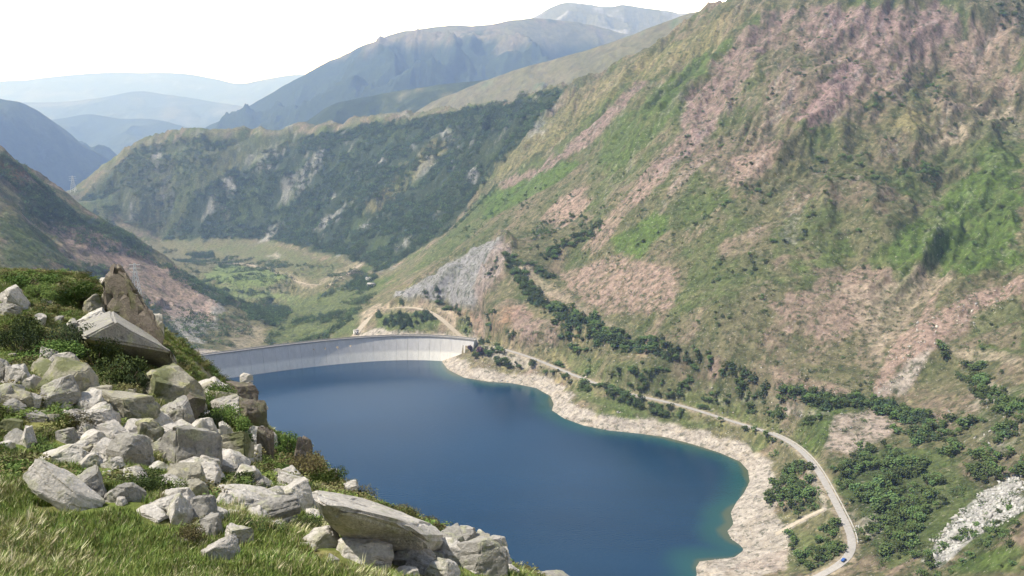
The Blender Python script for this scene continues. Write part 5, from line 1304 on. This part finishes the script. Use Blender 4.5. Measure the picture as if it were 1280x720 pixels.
def stems(seed):
    rng = random.Random(seed); m = MB()
    for _ in range(14):
        a = rng.random() * 6.28; l = rng.uniform(.2, .42); m.cone((0, 0, -.05), (l * math.cos(a), l * math.sin(a), rng.uniform(.2, .5)), .02, .008, (.1, .08, .06), 4)
    return m.mesh('stem', M_BARK)
STM = stems(3)
SH_ = [(20, 392, 60, 430, 0, 'dark green shrub below the left edge boulders'), (56, 398, 106, 440, 3, 'dark scrubby shrub left of the tilted slab'), (0, 405, 40, 445, 3, 'dark shrub at the left edge of the photo above the grey boulder'), (88, 420, 140, 466, 0, 'dark shrub under the left half of the tilted slab'),
       (120, 440, 180, 490, 0, 'large dark shrub between the tilted slab and the flat-topped boulder'), (30, 420, 90, 456, 1, 'lighter green shrub above the domed boulder'), (30, 350, 70, 378, 1, 'round green shrub on the grassy brow at the upper left'), (0, 338, 50, 362, 1, 'bright green low shrub on the skyline at the left edge'), (60, 346, 122, 384, 1, 'bright green low shrub left of the dark pinnacle'),
       (150, 455, 182, 492, 3, 'dark shrub in the shade of the tilted slab'), (250, 470, 290, 515, 1, 'green shrub right of the large rounded boulder'), (262, 500, 308, 540, 1, 'green shrub between the rounded boulder and the cliff outcrop'), (250, 505, 275, 545, 3, 'dark shrub in the gap left of the upright pale rock'),
       (80, 510, 118, 545, 2, 'reddish green shrub left of the rough pale boulder'), (290, 535, 322, 575, 0, 'dark green shrub under the cliff edge outcrop'), (330, 532, 372, 572, 1, 'green shrub on the rim just right of the cliff outcrop'), (345, 560, 400, 600, 2, 'olive shrub on the rim above the water'), (378, 578, 425, 612, 1, 'yellow green shrub by the dark steep rock face'), (415, 596, 470, 628, 2, 'low olive shrub at the outer end of the rim'),
       (280, 590, 330, 618, 0, 'low dark shrub beside the white-topped rock'), (300, 640, 350, 672, 0, 'low green shrub left of the lone reddish stone'), (355, 640, 395, 668, 0, 'low dark green shrub between the lone stone and the long slab'), (130, 590, 190, 616, 0, 'low green shrub above the flat grey ledge'), (170, 588, 228, 626, 1, 'low bright shrub below the triangular boulder'), (240, 640, 262, 662, 2, 'reddish shrub left of the dark cleft'), (216, 648, 252, 684, 2, 'red brown heather tuft left of the pinkish broken rock'),
       (470, 636, 520, 652, 2, 'thin grassy shrub behind the long slab'), (512, 648, 556, 668, 2, 'brown tuft behind the right end of the long slab')]
for k, (u0, v0, u1, v1, mi, lab) in enumerate(SH_):
    hit = fcast((u0 + u1) / 2, v1 - 3); D = hit.y; w = (u1 - u0) / FPX * D; h = (v1 - v0) / FPX * D
    x, y = hit.x, hit.y + w * .25; z = fz(x, y) or hit.z
    o = put('shrub', None, loc=(x, y, min(z, hit.z + .3) - .03)); o.scale = (w * 1.15, w * .95, max(h * 1.25, w * .45)); o.rotation_euler.z = k * 1.3; tag(o, lab, 'shrub', 'shrubs among the boulders')
    put('foliage', SHM[mi], o); put('stem', STM, o)
# heather and bilberry ground cover between the rocks
n = 9000
hx, hy = [], []
gr = nrng.uniform(9, 30, n); ga = nrng.uniform(R(-34), R(4), n); hx, hy = gr * np.sin(ga), gr * np.cos(ga)
ok = (fbm(hx, hy, 2.2, 3, 777) > .0) & (flook(hx, hy, FH) > 288) & clear_of(hx, hy, .5, 1.0); hx, hy = hx[ok], hy[ok]; hz_ = flook(hx, hy, FH); m_ = len(hx); s = nrng.uniform(.18, .42, m_)
small = [shrub_mesh(20 + q, 380, *c_) for q, c_ in enumerate((((.045, .075, .02), (.14, .19, .05)), ((.07, .11, .025), (.20, .26, .07)), ((.08, .07, .03), (.20, .20, .08))))]
for sm in small:   # fewer but larger leaves
    co = np.zeros(len(sm.vertices) * 3, np.float32); sm.vertices.foreach_get('co', co); co = co.reshape(-1, 4, 3); c0 = co[:, :1]; co = c0 + (co - c0) * 2.0; sm.vertices.foreach_set('co', co.ravel())
HTH = template_collection('heather_shapes', small)
tag(instancer('ground_cover', np.stack([hx, hy, hz_ - .03], -1), np.stack([0 * hx, 0 * hx, nrng.uniform(0, 6, m_)], -1), np.stack([s, s, s * .55], -1), nrng.integers(0, 3, m_), HTH), 'low heather and bilberry between the boulders', kind='stuff')
print('foreground', round(time.time() - T0, 1))
# ------------------------------------------------------------------ haze
M_HZ = bpy.data.materials.new('air'); M_HZ.use_nodes = True; t = M_HZ.node_tree; t.nodes.clear()
o_ = t.nodes.new('ShaderNodeOutputMaterial'); pv = t.nodes.new('ShaderNodeVolumePrincipled')
pv.inputs['Color'].default_value = (.38, .555, 1.0, 1); pv.inputs['Absorption Color'].default_value = (1, 1, 1, 1); pv.inputs['Density'].default_value = 8.6e-5; pv.inputs['Anisotropy'].default_value = .25
t.links.new(pv.outputs[0], o_.inputs['Volume'])
bm = bmesh.new(); bmesh.ops.create_cube(bm, size=1)
me = bpy.data.meshes.new('haze'); bm.to_mesh(me); bm.free(); me.materials.append(M_HZ)
hz = put('haze', me); top_z = max((o.matrix_world @ Vector(c)).z for o in list(scn.objects) if o.type == 'MESH' and o.get('kind') == 'structure' for c in o.bound_box) + 12
print('haze top', top_z)
hz.scale = (76000, 76000, top_z + 561); hz.location = (0, 0, (top_z - 561) / 2)
tag(hz, 'blue summer haze filling the valley air', kind='stuff')
print('done', round(time.time() - T0, 1))
